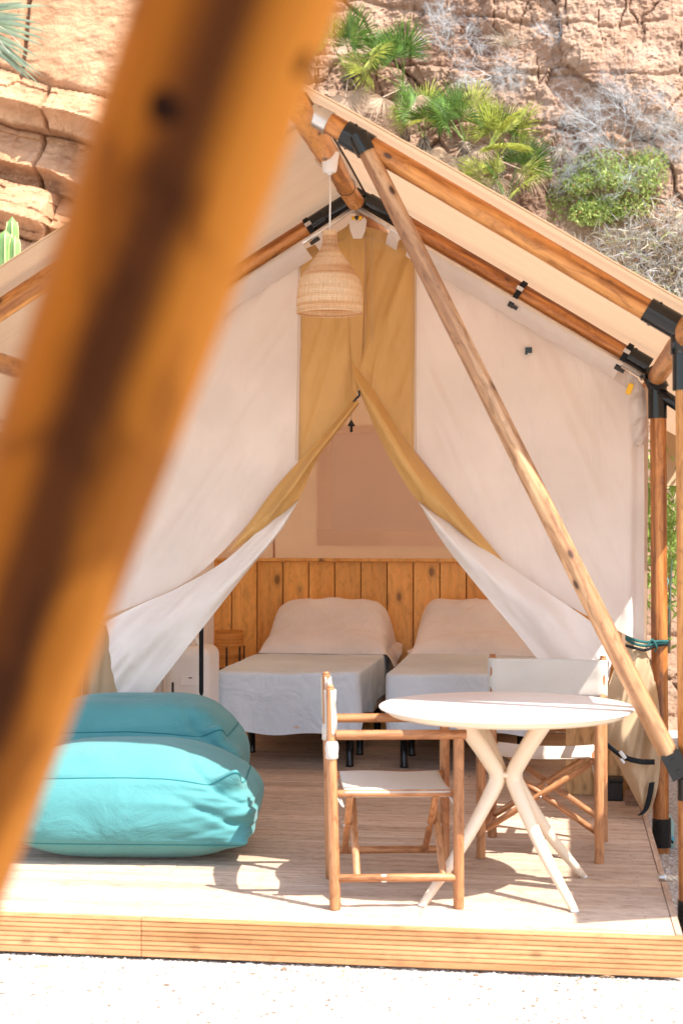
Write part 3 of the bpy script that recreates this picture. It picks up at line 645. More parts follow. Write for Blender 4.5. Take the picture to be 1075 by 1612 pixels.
# diagonal braces
bt, bb = Vector((-1.195, .475, 2.95)), Vector((-.015, .475, .585))
br = log('diagonal_brace', bt, bb, .036, .039, mat='brace', parent=tent, n=20, wob=.006)
dd = (bb-bt).normalized()
sleeve(bt-dd*.06, bt+dd*.02, .041, br, bolt=False)
for (A, B) in ((bb-dd*.005, bb+dd*.10),):
    mb = MB(); xv = dd.cross(Vector((0, 1, 0))).normalized(); mid = (A+B)/2; L = (B-A).length
    R3 = Matrix((xv, Vector((0, 1, 0)), dd)).transposed().to_4x4(); R3.translation = mid
    mb.box((0, -.038, 0), (.070, .004, L), R3); mb.box((-.036, 0, 0), (.004, .078, L), R3); mb.box((.036, 0, 0), (.004, .078, L), R3); mb.box((0, .040, 0), (.066, .003, L), R3)
    for z in (-L*.2, L*.25): mb.tube([R3 @ Vector((0, -.048, z)), R3 @ Vector((0, -.03, z))], .008, 8)
    o = obj('brace_bracket', mb.mesh(smooth=False), M['black'], None); o.parent = br; o.matrix_parent_inverse = wm(br).inverted()
btl, bbl = Vector((2*AX-bt.x, .475, bt.z)), Vector((2*AX-bb.x, .475, bb.z)); log('diagonal_brace', btl, bbl, .036, .039, mat='brace', parent=tent, n=20)
# roof canvas (fly)
def fly(side):
    nu, nv = 70, 130; u, v = np.meshgrid(np.linspace(0, 1, nu), np.linspace(0, 1, nv)); hw = 1.95; y0, y1 = .20, 5.95
    x = hw*u; z = ZR+.075-.613*x*.985; yy = y0+(y1-y0)*v
    sag = -.020*np.sin(PI*u)*np.abs(np.sin(PI*np.clip((yy-YF)/(YI-YF), 0, 1)))+.012*fbm(u*3, yy*6, 3, 101+side)*np.sin(PI*u)**.5+.010*vn(u*1.5, yy*14, 7)
    sag += np.where(yy < YF, -.030*(YF-yy)/.3, 0)
    z = z+sag; X = AX+side*x; V = np.stack([X, yy, z], -1).reshape(-1, 3); I = np.arange(nu*nv).reshape(nv, nu)
    F = np.stack([I[:-1, :-1], I[:-1, 1:], I[1:, 1:], I[1:, :-1]], -1).reshape(-1, 4).tolist()
    o = obj('roof_canvas', mesh('fly', V.tolist(), F), M['fly'], tent, world=True)
    # hem: small rolled edge
    mb = MB(); mb.tube([Vector(V[i]) + Vector((0, 0, -.002)) for i in range(0, nu, 3)], .0045, 6); h = obj('hem', mb.mesh(), M['fly'], None); h.parent = o; h.matrix_parent_inverse = wm(o).inverted()
for s in (1, -1): fly(s)

# ------------------------------------------------------------------ canvas from measured outlines
def cr(P, n, closed=False):
    P = [Vector(p) for p in P]; 
    if len(P) == 2: return [P[0].lerp(P[1], i/(n-1)) for i in range(n)]
    Q = [P[0]*2-P[1]]+P+[P[-1]*2-P[-2]]; out = []
    L = [0]; 
    for i in range(1, len(P)): L.append(L[-1]+(P[i]-P[i-1]).length)
    for j in range(n):
        s = L[-1]*j/(n-1); i = 0
        while i < len(P)-2 and s > L[i+1]: i += 1
        t = (s-L[i])/max(1e-9, L[i+1]-L[i]); a, b, c, d = Q[i], Q[i+1], Q[i+2], Q[i+3]
        out.append(.5*((2*b)+(c-a)*t+(2*a-5*b+4*c-d)*t*t+(3*b-3*c+d-a)*t**3))
    return out
def loft(name, curves, mat, nu=60, nv=30, disp=None, parent=tent, label=None, hem=None):
    """curves: lists of (px, py, Y) measured on the photograph, turned into real points at depth Y"""
    C_ = [cr([atY(*p) for p in c], nu) for c in curves]; V = []
    for j in range(nu):
        row = cr([c[j] for c in C_], nv); V += row
    V = np.array([tuple(v) for v in V]).reshape(nu, nv, 3)
    if disp is not None:
        u, v = np.meshgrid(np.linspace(0, 1, nu), np.linspace(0, 1, nv), indexing='ij'); V[:, :, 1] += disp(u, v, V[:, :, 0], V[:, :, 2])
    I = np.arange(nu*nv).reshape(nu, nv); F = np.stack([I[:-1, :-1], I[:-1, 1:], I[1:, 1:], I[1:, :-1]], -1).reshape(-1, 4).tolist()
    o = obj(name, mesh(name, V.reshape(-1, 3).tolist(), F), M[mat], parent, world=True, label=label); return o, V
def fold(ang, f1, amp, sd):
    ca, sa = math.cos(ang), math.sin(ang)
    def g(u, v, x, z): a = x*ca+z*sa; b = -x*sa+z*ca; return amp*(fbm(b*f1, a*f1*.12, 3, sd)*1.3)
    return g
YC = 2.24
def env(u, v): return np.minimum(1, 6*np.minimum(np.minimum(u, 1-u)+.05, np.minimum(v, 1-v)+.05))
# right cream panel: curves run from roof line (u=0) to the lower edge (u=1), across from seam to post
fr = fold(-1.15, 7, .050, 201)
loft('front_canvas', [[(651, 372, YC), (651, 500, YC), (650, 600, YC), (650, 704, YC-.01)],
                      [(735, 421, YC), (722, 600, YC), (716, 700, YC), (705, 775, YC-.02)],
                      [(840, 486, YC), (835, 640, YC), (820, 780, YC), (800, 893, YC-.03)],
                      [(940, 548, YC), (945, 700, YC), (940, 850, YC), (915, 965, YC-.04)],
                      [(1010, 603, YC), (1014, 740, YC), (1014, 900, YC), (1013, 1012, YC-.04)]], 'cream', 90, 90,
     lambda u, v, x, z: fr(u, v, x, z)*env(u, v)*(.35+.65*u)-.012*np.exp(-((v-.93)/.02)**2)*(1-.2*u)+.02*np.exp(-((v-.97)/.015)**2), label='cream right front panel')
# tan strips
ft = fold(-1.9, 9, .045, 203)
loft('door_strip', [[(552, 352, YC-.004), (552, 450, YC-.006), (553, 520, YC-.01), (555, 572, YC-.03)],
                    [(600, 362, YC-.004), (600, 460, YC-.006), (600, 560, YC-.01), (601, 640, YC-.03)],
                    [(653, 388, YC-.004), (653, 500, YC-.006), (652, 600, YC-.01), (652, 712, YC-.02)]], 'tan', 60, 40, lambda u, v, x, z: ft(u, v, x, z)*env(u, v), label='tan strip right of the zip')
loft('door_strip', [[(472, 396, YC-.004), (473, 500, YC-.006), (471, 600, YC-.01), (469, 728, YC-.02)],
                    [(515, 374, YC-.004), (515, 480, YC-.006), (515, 580, YC-.01), (513, 684, YC-.03)],
                    [(552, 352, YC-.004), (552, 450, YC-.006), (554, 540, YC-.01), (562, 628, YC-.03)]], 'tan', 60, 40, lambda u, v, x, z: ft(u, v, x+3, z)*env(u, v), label='tan strip left of the zip')
loft('zip_placket', [[(547, 352, YC-.012), (547, 450, YC-.014), (549, 520, YC-.02), (556, 612, YC-.04)], [(553, 352, YC-.018), (553, 450, YC-.022), (554, 520, YC-.03), (561, 618, YC-.05)], [(574, 355, YC-.012), (573, 450, YC-.014), (571, 520, YC-.02), (567, 600, YC-.03)]], 'tan', 40, 10, lambda u, v, x, z: .004*vn(z*40, x*5, 3))
# left cream panel
fl_ = fold(.95, 7, .055, 207)
loft('front_canvas', [[(473, 379, YC), (474, 520, YC), (472, 620, YC), (469, 727, YC-.01)],
                      [(380, 437, YC), (385, 580, YC), (390, 720, YC), (383, 833, YC-.02)],
                      [(270, 510, YC), (285, 680, YC), (300, 810, YC), (300, 912, YC-.03)],
                      [(140, 607, YC), (165, 760, YC), (180, 880, YC), (190, 962, YC-.04)],
                      [(40, 672, YC), (60, 800, YC), (80, 900, YC), (95, 990, YC-.04)]], 'cream', 90, 90, lambda u, v, x, z: fl_(u, v, x, z)*env(u, v)*(.35+.65*u), label='cream left front panel')
# side jamb remnants, low tan canvas
fk = fold(1.5, 16, .05, 209)
loft('storm_skirt', [[(40, 985, YC), (44, 1100, YC), (50, 1260, YC)], [(110, 980, YC), (115, 1100, YC), (120, 1255, YC)], [(170, 985, YC-.01), (186, 1090, YC-.01), (196, 1255, YC-.01)]], 'khaki', 40, 50, lambda u, v, x, z: fk(u, v, x, z), label='gathered khaki skirt on the left')
# door folds, left: tan roll then white lining
fd = fold(.95, 16, .05, 211)
loft('door_flap', [[(560, 624, YC-.03), (530, 661, YC-.05), (489, 706, YC-.06), (437, 763, YC-.07), (400, 812, YC-.08), (362, 866, YC-.08)],
                   [(563, 632, YC-.09), (535, 668, YC-.13), (493, 722, YC-.15), (448, 782, YC-.16), (405, 826, YC-.15), (364, 866, YC-.12)],
                   [(565, 636, YC-.05), (541, 668, YC-.08), (512, 705, YC-.09), (493, 735, YC-.09), (467, 790, YC-.10), (420, 832, YC-.09)]], 'tan', 70, 26, lambda u, v, x, z: fd(u, v, x, z)*np.sin(PI*v)*.8, label='rolled tan edge of the left flap')
fw = fold(.85, 9, .07, 213)
loft('door_flap', [[(470, 786, YC-.09), (418, 826, YC-.10), (352, 884, YC-.10), (281, 925, YC-.10), (220, 952, YC-.09), (166, 979, YC-.07)],
                   [(469, 790, YC-.13), (425, 850, YC-.18), (350, 925, YC-.22), (285, 972, YC-.22), (225, 1000, YC-.19), (171, 1012, YC-.12)],
                   [(468, 792, YC-.10), (440, 838, YC-.13), (385, 905, YC-.16), (318, 990, YC-.19), (262, 1062, YC-.20), (196, 1150, YC-.12)]], 'cream_in', 80, 44, lambda u, v, x, z: fw(u, v, x, z)*np.sin(PI*np.clip(v, 0, 1))**.7*(.4+.6*u), label='white lined lower fold of the left flap')
# door folds, right
fe = fold(-1.0, 16, .05, 215)
loft('door_flap', [[(553, 566, YC-.03), (590, 618, YC-.05), (622, 670, YC-.06), (655, 716, YC-.06), (720, 795, YC-.07), (800, 893, YC-.07)],
                   [(557, 590, YC-.08), (588, 640, YC-.13), (618, 690, YC-.15), (650, 740, YC-.16), (712, 812, YC-.15), (792, 893, YC-.11)],
                   [(562, 606, YC-.05), (580, 650, YC-.08), (600, 695, YC-.09), (622, 735, YC-.10), (662, 792, YC-.10), (740, 850, YC-.09)]], 'tan', 70, 26, lambda u, v, x, z: fe(u, v, x, z)*np.sin(PI*v)*.8, label='rolled tan edge of the right flap')
fq = fold(-.9, 9, .07, 217)
loft('door_flap', [[(658, 788, YC-.09), (712, 824, YC-.10), (775, 872, YC-.10), (850, 925, YC-.10), (925, 975, YC-.09), (968, 1012, YC-.07)],
                   [(660, 792, YC-.13), (712, 850, YC-.18), (775, 910, YC-.22), (845, 965, YC-.22), (905, 1020, YC-.17), (962, 1045, YC-.11)],
                   [(661, 794, YC-.10), (696, 852, YC-.13), (745, 915, YC-.16), (808, 990, YC-.18), (872, 1070, YC-.17), (945, 1155, YC-.11)]], 'cream_in', 80, 44, lambda u, v, x, z: fq(u, v, x, z)*np.sin(PI*np.clip(v, 0, 1))**.7*(.4+.6*u), label='white lined lower fold of the right flap')
# tied khaki bundle at the right
fb = fold(1.35, 15, .09, 219)
loft('storm_skirt', [[(988, 1006, YC-.12), (972, 1040, YC-.14), (955, 1090, YC-.15), (950, 1150, YC-.15), (978, 1215, YC-.12), (1012, 1280, YC-.06)],
                     [(1000, 1006, YC-.20), (995, 1050, YC-.24), (985, 1110, YC-.25), (985, 1170, YC-.24), (1000, 1225, YC-.18), (1016, 1281, YC-.08)],
                     [(1010, 1008, YC-.14), (1018, 1050, YC-.15), (1018, 1110, YC-.13), (1015, 1170, YC-.13), (1016, 1230, YC-.11), (1020, 1282, YC-.07)],
                     [(1012, 1010, YC-.08), (1028, 1055, YC-.11), (1037, 1110, YC-.13), (1040, 1175, YC-.14), (1036, 1235, YC-.11), (1022, 1284, YC-.07)]], 'khaki', 60, 60, lambda u, v, x, z: fb(u, v, x, z)*np.sin(PI*u)**.5, label='khaki flap gathered and strapped at the right')
# sunlit narrow corner canvas and side walls
fs = fold(1.5, 22, .03, 221)
def wall(name, P00, P10, P11, P01, mat, nu=40, nv=40, amp=.02, sd=1, label=None):
    V = []; P00, P10, P11, P01 = map(Vector, (P00, P10, P11, P01)); nrm = (P10-P00).cross(P01-P00).normalized()
    for i in range(nu):
        for j in range(nv):
            u, v = i/(nu-1), j/(nv-1); p = P00*(1-u)*(1-v)+P10*u*(1-v)+P11*u*v+P01*(1-u)*v; V.append(p+nrm*float(amp*fbm(np.array([u*9]), np.array([v*1.2]), 3, sd)[0])*math.sin(PI*u)**.4)
    F = [(i*nv+j, i*nv+j+1, (i+1)*nv+j+1, (i+1)*nv+j) for i in range(nu-1) for j in range(nv-1)]
    return obj(name, mesh(name, V, F), M[mat], tent, world=True, label=label)
wall('side_wall', (-.012, YI+.04, .02), (-.012, YB, .02), (PX-.04, YB, ZE-.05), (PX-.04, YI+.05, ZE-.05), 'cream', sd=31)
wall('side_wall', (-2.90, YI+.04, .02), (-2.90, YB, .02), (PL+.04, YB, ZE-.05), (PL+.04, YI+.05, ZE-.05), 'cream', sd=33)
# back wall: a gable with the blind
bw0 = atY(499, 670, YB-.05); bw1 = atY(790, 860, YB-.05); wx0, wx1, wz0, wz1 = bw0.x+.03, bw1.x-.03, bw1.z+.03, bw0.z-.03
yb_ = YB-.02
BV = [(-2.91, yb_, 0), (-.0, yb_, 0), (-.0, yb_, wz0), (-2.91, yb_, wz0), (wx0, yb_, wz0), (wx1, yb_, wz0), (wx0, yb_, wz1), (wx1, yb_, wz1), (-2.91, yb_, wz1), (0, yb_, wz1), (0, yb_, ZE), (AX, yb_, ZR-.02), (-2.91, yb_, ZE)]
obj('back_wall', mesh('back', BV, [(0, 1, 2, 5, 4, 3), (3, 4, 6, 8), (5, 2, 9, 7), (8, 6, 7, 9, 10, 11, 12)], False), M['back'], tent, world=True)
def panel(x0, x1, z0, z1, y, t=.006):
    V = []; n = 26                       # one layer of cloth with a slight sag
    for i in range(n):
        for j in range(n): u, v = i/(n-1), j/(n-1); V.append((x0+(x1-x0)*u, y-.010*abs(float(fbm(np.array([(x0+(x1-x0)*u)*5]), np.array([(z0+(z1-z0)*v)*3]), 3, 601)[0])), z0+(z1-z0)*v))
    return mesh('panel', V, [(i*n+j, (i+1)*n+j, (i+1)*n+j+1, i*n+j+1) for i in range(n-1) for j in range(n-1)])
bl = obj('window_blind', panel(bw0.x, bw1.x, bw1.z, bw0.z, YB-.04), M['blind'], tent, world=True)
for (a, b, c, d) in ((bw0.x, bw1.x, bw0.z-.055, bw0.z), (bw0.x, bw1.x, bw1.z, bw1.z+.11), (bw0.x, bw0.x+.10, bw1.z+.112, bw0.z-.057), (bw1.x-.1, bw1.x, bw1.z+.112, bw0.z-.057)):
    o = obj('blind_border', panel(a, b, c, d, YB-.0485, .004), M['blindb'], None); o.parent = bl; o.matrix_parent_inverse = wm(bl).inverted()
s0 = atY(431, 800, YB-.04); mb = MB(); mb.box((s0.x, YB-.035, 1.45), (.014, .006, .55)); obj('wall_seam', mb.mesh(smooth=False), M['blind'], tent, world=True)
# black hook on the blind
h0 = atY(553, 680, 3.4)
mb = MB(); mb.tube([h0+Vector((0, 0, 0)), h0+Vector((0, 0, .05))], .008, 8); mb.tube([h0+Vector((0, 0, .035)), h0+Vector((0, 0, .075))], [.024, .001], 10); mb.tube([h0+Vector((0, 0, .075)), h0+Vector((0, 0, 1.35))], .0012, 5)
obj('hook', mb.mesh(), M['blackplastic'], tent, world=True)
# aluminium tube + canvas hem along the inner rafters
for s in (1, -1):
    c = cI if s > 0 else cIl; dv = (c-apI).normalized(); o0 = Vector((0, -.045, -.070)); pn = Vector((dv.z, 0, -dv.x))*s; pn = pn if pn.z < 0 else -pn
    a0, a1 = apI+o0+dv*(.02 if s > 0 else .045)+Vector((0, 0, -.0)), apI+o0+dv*1.66
    mb = MB(); mb.tube([a0+Vector((-.03*s, -.02, .018)), a0.lerp(a1, .2), a1], .0135, 14); al = obj('hanging_tube', mb.mesh(), M['alu'], tent, world=True)
    segs = ((.205, .27), (.325, 1.54)) if s > 0 else ((.20, .275), (.325, 1.6))
    for (q0, q1) in segs:
        P = [apI+o0+dv*(q0+(q1-q0)*i/30) for i in range(31)]; V = []
        nrm = Vector((-dv.z, 0, dv.x))*s
        if nrm.z > 0: nrm = -nrm
        for i, p in enumerate(P):
            w = .045+.002*math.sin(i*1.7)
            V += [p-nrm*.0155, p+Vector((0, -.0165, 0)), p+nrm*.012+Vector((0, -.014, 0)), p+nrm*w+Vector((0, .008, 0)), p+nrm*(w+.03)+Vector((0, .085, 0))]
        F = [(i*5+k, i*5+k+1, (i+1)*5+k+1, (i+1)*5+k) for i in range(30) for k in range(4)]
        obj('hem_band', mesh('hem', V, F), M['cream'], tent, world=True)
    for q_ in ((.29, .955) if s < 0 else (.955, 1.565)):
        p = apI+dv*q_; mb = MB(); w = dv*.014
        path = [Vector((0, .046, .03)), Vector((0, -.005, .050)), Vector((0, -.046, .030)), Vector((0, -.050, -.02)), Vector((0, -.050, -.055)), Vector((0, -.058, -.085)), Vector((0, -.040, -.097))]
        V = []; 
        for k in path: kk = Vector((0, k.y, 0))-pn*k.z; V += [p+kk-w, p+kk+w]
        me = mesh('strap', V, [(2*i, 2*i+1, 2*i+3, 2*i+2) for i in range(len(path)-1)]); o = obj('strap_clip', me, M['blackstrap'], tent, world=True); sm = o.modifiers.new('s', 'SOLIDIFY'); sm.thickness = .003
        mb = MB(); R3 = Matrix((dv, Vector((0, 1, 0)), dv.cross(Vector((0, 1, 0))))).transposed().to_4x4(); R3.translation = p+Vector((0, -.055, .005)); mb.box((0, 0, 0), (.034, .006, .02), R3)
        bk = obj('buckle', mb.mesh(smooth=False), M['steel'], None); bk.parent = o; bk.matrix_parent_inverse = wm(o).inverted()
        mb = MB(); R3.translation = p+pn*.090+dv*.014+Vector((0, -.062, 0)); mb.box((0, 0, 0), (.05, .012, .018), R3); bk = obj('buckle', mb.mesh(smooth=False), M['blackplastic'], None); bk.parent = o; bk.matrix_parent_inverse = wm(o).inverted()
# hanging white tab with yellow toggle
pc = lambda x, y: atY(x, y, YI-.075)
tabp = [(549, 344), (553, 341), (563, 352), (573, 341), (577, 346), (575, 362), (569, 375), (556, 375), (551, 362)]
V = [pc(*p) for p in tabp]; V2 = [v+Vector((0, .006, 0)) for v in V]; n = len(V)
me = mesh('tab', V+V2, [tuple(range(n)), tuple(reversed(range(n, 2*n)))]+[(i, i+n, (i+1) % n+n, (i+1) % n) for i in range(n)], False); tb = obj('hanging_tab', me, M['cream_in'], tent, world=True)
mb = MB(); c0 = pc(562, 343); mb.box(c0+Vector((0, -.008, 0)), (.052, .012, .018)); y_ = obj('toggle', mb.mesh(smooth=False), M['yellow'], None); bevel(y_, .004); y_.parent = tb; y_.matrix_parent_inverse = wm(tb).inverted()
mb = MB(); mb.tube([c0+Vector((.0, -.022, 0)), c0+Vector((0, -.0, 0))], .010, 12); y_ = obj('button', mb.mesh(), M['blackplastic'], None); y_.parent = tb; y_.matrix_parent_inverse = wm(tb).inverted()
# yellow toggle at right corner, tube ring, black eyelet
mb = MB(); c0 = atY(991, 612, YI-.03); R3 = Matrix.Rotation(.35, 4, 'Y'); R3.translation = c0; mb.box((0, 0, 0), (.028, .02, .055), R3); bevel(obj('toggle', mb.mesh(smooth=False), M['yellow'], tent, world=True), .005)
mb = MB(); c0 = atY(1011, 594, YI-.06); mb.tube([c0+Vector((0, -.03, 0)), c0+Vector((0, .03, 0))], .013, 14, cap=False); mb.tube([c0+Vector((0, -.029, 0)), c0+Vector((0, .03, 0))], .0105, 14, cap=False); obj('hanging_tube', mb.mesh(), M['alu'], tent, world=True)
mb = MB(); c0 = atY(832, 551, YC-.02); mb.box(c0, (.034, .012, .028)); mb.box(c0+Vector((-.012, -.004, -.014)), (.012, .014, .018)); obj('eyelet', mb.mesh(smooth=False), M['black'], tent, world=True)
mb = MB(); c0 = atY(565, 618, YC-.07); mb.tube([c0+Vector((0, 0, .012)), c0+Vector((.002, 0, -.018))], .006, 8); mb.tube([c0+Vector((0, -.004, -.018)), c0+Vector((-.03, -.004, -.045))], [.007, .004], 6); obj('zip_pull', mb.mesh(), M['blackplastic'], tent, world=True)
# crumpled canvas at the top right corner
fc_ = fold(.7, 40, .05, 223)
loft('front_canvas', [[(985, 585, YC-.02), (990, 640, YC-.01), (994, 700, YC)], [(1000, 592, YC-.07), (1003, 640, YC-.05), (1005, 700, YC-.02)], [(1016, 615, YC-.02), (1018, 650, YC-.02), (1018, 700, YC-.01)]], 'cream', 30, 20, lambda u, v, x, z: fc_(u, v, x, z)*np.sin(PI*v), label='crumpled corner below the eave')
for pl in ([(474, 394), (475, 500), (473, 610), (471, 722)], [(470, 396), (470, 500), (468, 610), (466, 724)], [(650, 386), (650, 500), (649, 600), (649, 700)], [(655, 390), (655, 500), (654, 600), (655, 708)], [(574, 362), (575, 450), (574, 530), (570, 596)], [(586, 366), (586, 450), (586, 540), (588, 606)], [(478, 405), (560, 372), (640, 392)]):
    mb = MB(); mb.tube(cr([atY(x, y, YC-.012-.012*max(0, (y-560)/140)) for x, y in pl], 40), .0016, 5); obj('stitched_seam', mb.mesh(), M['khaki'], tent, world=True)
for pl in ([(735, 452), (840, 516), (990, 612)], [(470, 412), (380, 466), (270, 537)]):
    mb = MB(); mb.tube(cr([atY(x, y, YC-.012) for x, y in pl], 40), .0018, 5); obj('stitched_seam', mb.mesh(), M['cream'], tent, world=True)
def ribbon(name, P, w, wdir, mat, parent=tent, th=.003):
    P = cr([Vector(p) for p in P], 24); V = []
    for p in P: V += [p-Vector(wdir)*w/2, p+Vector(wdir)*w/2]
    o = obj(name, mesh(name, V, [(2*i, 2*i+1, 2*i+3, 2*i+2) for i in range(len(P)-1)]), M[mat], parent, world=True); sm = o.modifiers.new('s', 'SOLIDIFY'); sm.thickness = th; return o
for k, (dz, mt) in enumerate(((0, 'tealstrap'), (.018, 'tealstrap'), (-.02, 'blackstrap'))):
    ribbon('tie_strap', [atY(985, 1006+k*2, YC-.16)+Vector((0, 0, dz)), atY(1000, 1014, YC-.26)+Vector((0, 0, dz)), atY(1016, 1017, YC-.20)+Vector((0, 0, dz)), atY(1030, 1014, YI-.065)+Vector((0, 0, dz*.6)), atY(1046, 1012, YI-.055)+Vector((0, 0, dz*.4)), atY(1052, 1012, YI)+Vector((0, 0, dz*.3))], .014, (0, .1, 1), mt)
ribbon('tie_strap', [atY(1018, 1018, YC-.22), atY(1026, 1008, YI-.09), atY(1034, 1020, YI-.08), atY(1030, 1026, YI-.08)], .016, (.2, 0, 1), 'tealstrap')
st = ribbon('skirt_strap', [atY(942, 1158, YC-.14), atY(960, 1176, YC-.24), atY(982, 1192, YC-.30), atY(1005, 1199, YC-.27), atY(1020, 1200, YC-.20), atY(1030, 1200, YC-.18)], .026, (0, 0, 1), 'blackstrap')
mb = MB(); c0 = atY(980, 1189, YC-.315); R3 = Matrix.Rotation(.9, 4, 'Y'); R3.translation = c0; mb.box((0, 0, 0), (.045, .012, .018), R3); R3.translation = c0+Vector((0, .0, -.03)); mb.box((0, .004, 0), (.03, .012, .014), R3); b_ = obj('buckle', mb.mesh(smooth=False), M['steel'], None); bevel(b_, .003); b_.parent = st; b_.matrix_parent_inverse = wm(st).inverted()
ribbon('skirt_strap', [atY(1026, 1232, YC-.16), atY(1022, 1255, YC-.14), atY(1016, 1275, YC-.12), atY(1008, 1284, YC-.14)], .026, (1, 0, .2), 'blackstrap')
ribbon('door_strap', [atY(317, 985, 2.6), atY(317, 1040, 2.6), atY(317, 1090, 2.6)], .024, (1, 0, 0), 'blackstrap')
mb = MB(); a = atY(317, 1090, 2.6); mb.add([a+Vector((-.012, 0, 0)), a+Vector((.012, 0, 0)), a+Vector((.006, 0, -.022)), a+Vector((-.006, 0, -.022))], [(0, 1, 2, 3)]); obj('door_strap', mb.mesh(), M['blackstrap'], tent, world=True)
# guy line outside
mb = MB(); mb.tube([atY(1058, 880, 3.6), atY(1047, 1100, 3.2), atY(1044, 1290, 3.0)], .002, 5); tag(obj('guy_line', mb.mesh(), M['tealstrap']), 'thin green guy line running down between the two right posts', 'rope')
mb = MB(); P = [atY(1046+6*math.sin(i*1.3), 905+i*9, 4.6) for i in range(7)]; mb.tube(cr(P, 30), .003, 5); tag(obj('cord', mb.mesh(), M['cyan']), 'tangled turquoise cord hanging behind the inner right post', 'cord')
q_ = atY(1036, 690, 5.85); r_ = atY(1062, 765, 5.85); V = []
for i in range(14):
    for j in range(6): V.append((q_.x-.06+(r_.x-q_.x+.30)*i/13, 5.85+.02*math.sin(i*1.9)*j/5-.10*(1-j/5), r_.z+(q_.z+.1-r_.z)*j/5))
obj('roof_drape', mesh('val', V, [(i*6+j, i*6+j+1, (i+1)*6+j+1, (i+1)*6+j) for i in range(13) for j in range(5)]), M['khaki'], tent, world=True)
def lowbush(px, py, Yd, n, label):
    c = atY(px, py, Yd); t = thing('leafy_bush', label, 'shrub', c3(c)); V = []; F = []
    for i in range(n):
        q_ = Vector((rnd.gauss(0, .22), rnd.gauss(0, .15), rnd.gauss(0, .30))); u = Vector((rnd.gauss(0, 1), rnd.gauss(0, 1), rnd.gauss(0, 1))).normalized(); w = u.cross(Vector((0, 1, .3))).normalized(); L = rnd.uniform(.03, .06); k = len(V)
        V += [q_-u*L, q_+w*L*.25, q_+u*L, q_-w*L*.25]; F.append((k, k+1, k+2, k+3))
    obj('foliage', mesh('lf', V, F, False), MV['gr1'], t); mb = MB(); mb.tube([(0, .05, -.9), (.02, 0, 0), (.05, 0, .3)], [.02, .014, .006], 6); obj('stem', mb.mesh(), MV['dry2'], t)
lowbush(1052, 835, 6.0, 1400, 'dark leafy bush beyond the tent seen between the right posts')

# ------------------------------------------------------------------ foreground pole (out of focus)
def campt(px, py, d): return CAM + ray(px, py)*d
A = campt(375, 0, .88); B = campt(-115, 1400, 1.19); dv = (B-A).normalized(); tt = (GZ-A.z)/dv.z
Pb = A+dv*tt; Pt = A-dv*.75
fp = thing('leaning_pole', 'thick blurred orange brown log leaning across the left foreground', 'pole', c3(Pb))
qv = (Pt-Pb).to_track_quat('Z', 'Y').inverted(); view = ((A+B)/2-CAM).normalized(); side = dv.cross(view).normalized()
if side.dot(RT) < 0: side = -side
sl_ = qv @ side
def streaked_shaded_log():  # dark grain streak, plus roof shade and lit right edge put into the colour
    m, nt, out = newmat('shaded_streaked_log_wood'); q = N(nt); tc = q.n('TexCoord'); dt = q.n('VectorMath', operation='DOT_PRODUCT'); q.l(tc.outputs['Object'], dt.inputs[0]); dt.inputs[1].default_value = sl_
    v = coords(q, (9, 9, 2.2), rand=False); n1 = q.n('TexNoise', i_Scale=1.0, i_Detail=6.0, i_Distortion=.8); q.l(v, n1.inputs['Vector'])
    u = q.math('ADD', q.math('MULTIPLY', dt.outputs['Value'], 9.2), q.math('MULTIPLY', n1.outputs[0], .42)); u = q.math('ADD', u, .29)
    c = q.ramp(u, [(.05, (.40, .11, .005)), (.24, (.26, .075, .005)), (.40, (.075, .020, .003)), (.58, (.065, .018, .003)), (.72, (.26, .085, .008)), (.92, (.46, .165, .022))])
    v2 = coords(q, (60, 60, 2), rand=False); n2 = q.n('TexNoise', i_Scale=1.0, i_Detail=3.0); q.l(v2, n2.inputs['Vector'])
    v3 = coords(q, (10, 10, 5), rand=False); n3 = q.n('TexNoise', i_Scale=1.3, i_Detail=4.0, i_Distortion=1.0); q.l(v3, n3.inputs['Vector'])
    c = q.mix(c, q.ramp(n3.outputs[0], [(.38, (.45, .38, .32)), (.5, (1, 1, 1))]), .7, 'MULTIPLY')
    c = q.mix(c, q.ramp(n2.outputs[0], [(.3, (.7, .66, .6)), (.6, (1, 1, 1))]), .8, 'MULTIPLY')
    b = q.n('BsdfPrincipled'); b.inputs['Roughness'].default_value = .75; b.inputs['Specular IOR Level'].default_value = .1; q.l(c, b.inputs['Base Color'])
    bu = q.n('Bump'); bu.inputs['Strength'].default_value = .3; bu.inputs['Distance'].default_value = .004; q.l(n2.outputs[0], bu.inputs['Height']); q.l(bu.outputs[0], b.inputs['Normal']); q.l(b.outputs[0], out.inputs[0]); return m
M['fore'] = streaked_shaded_log()
lg = log('log', Pb, Pt, .054, .056, mat='fore', parent=fp, n=30, wob=.003)
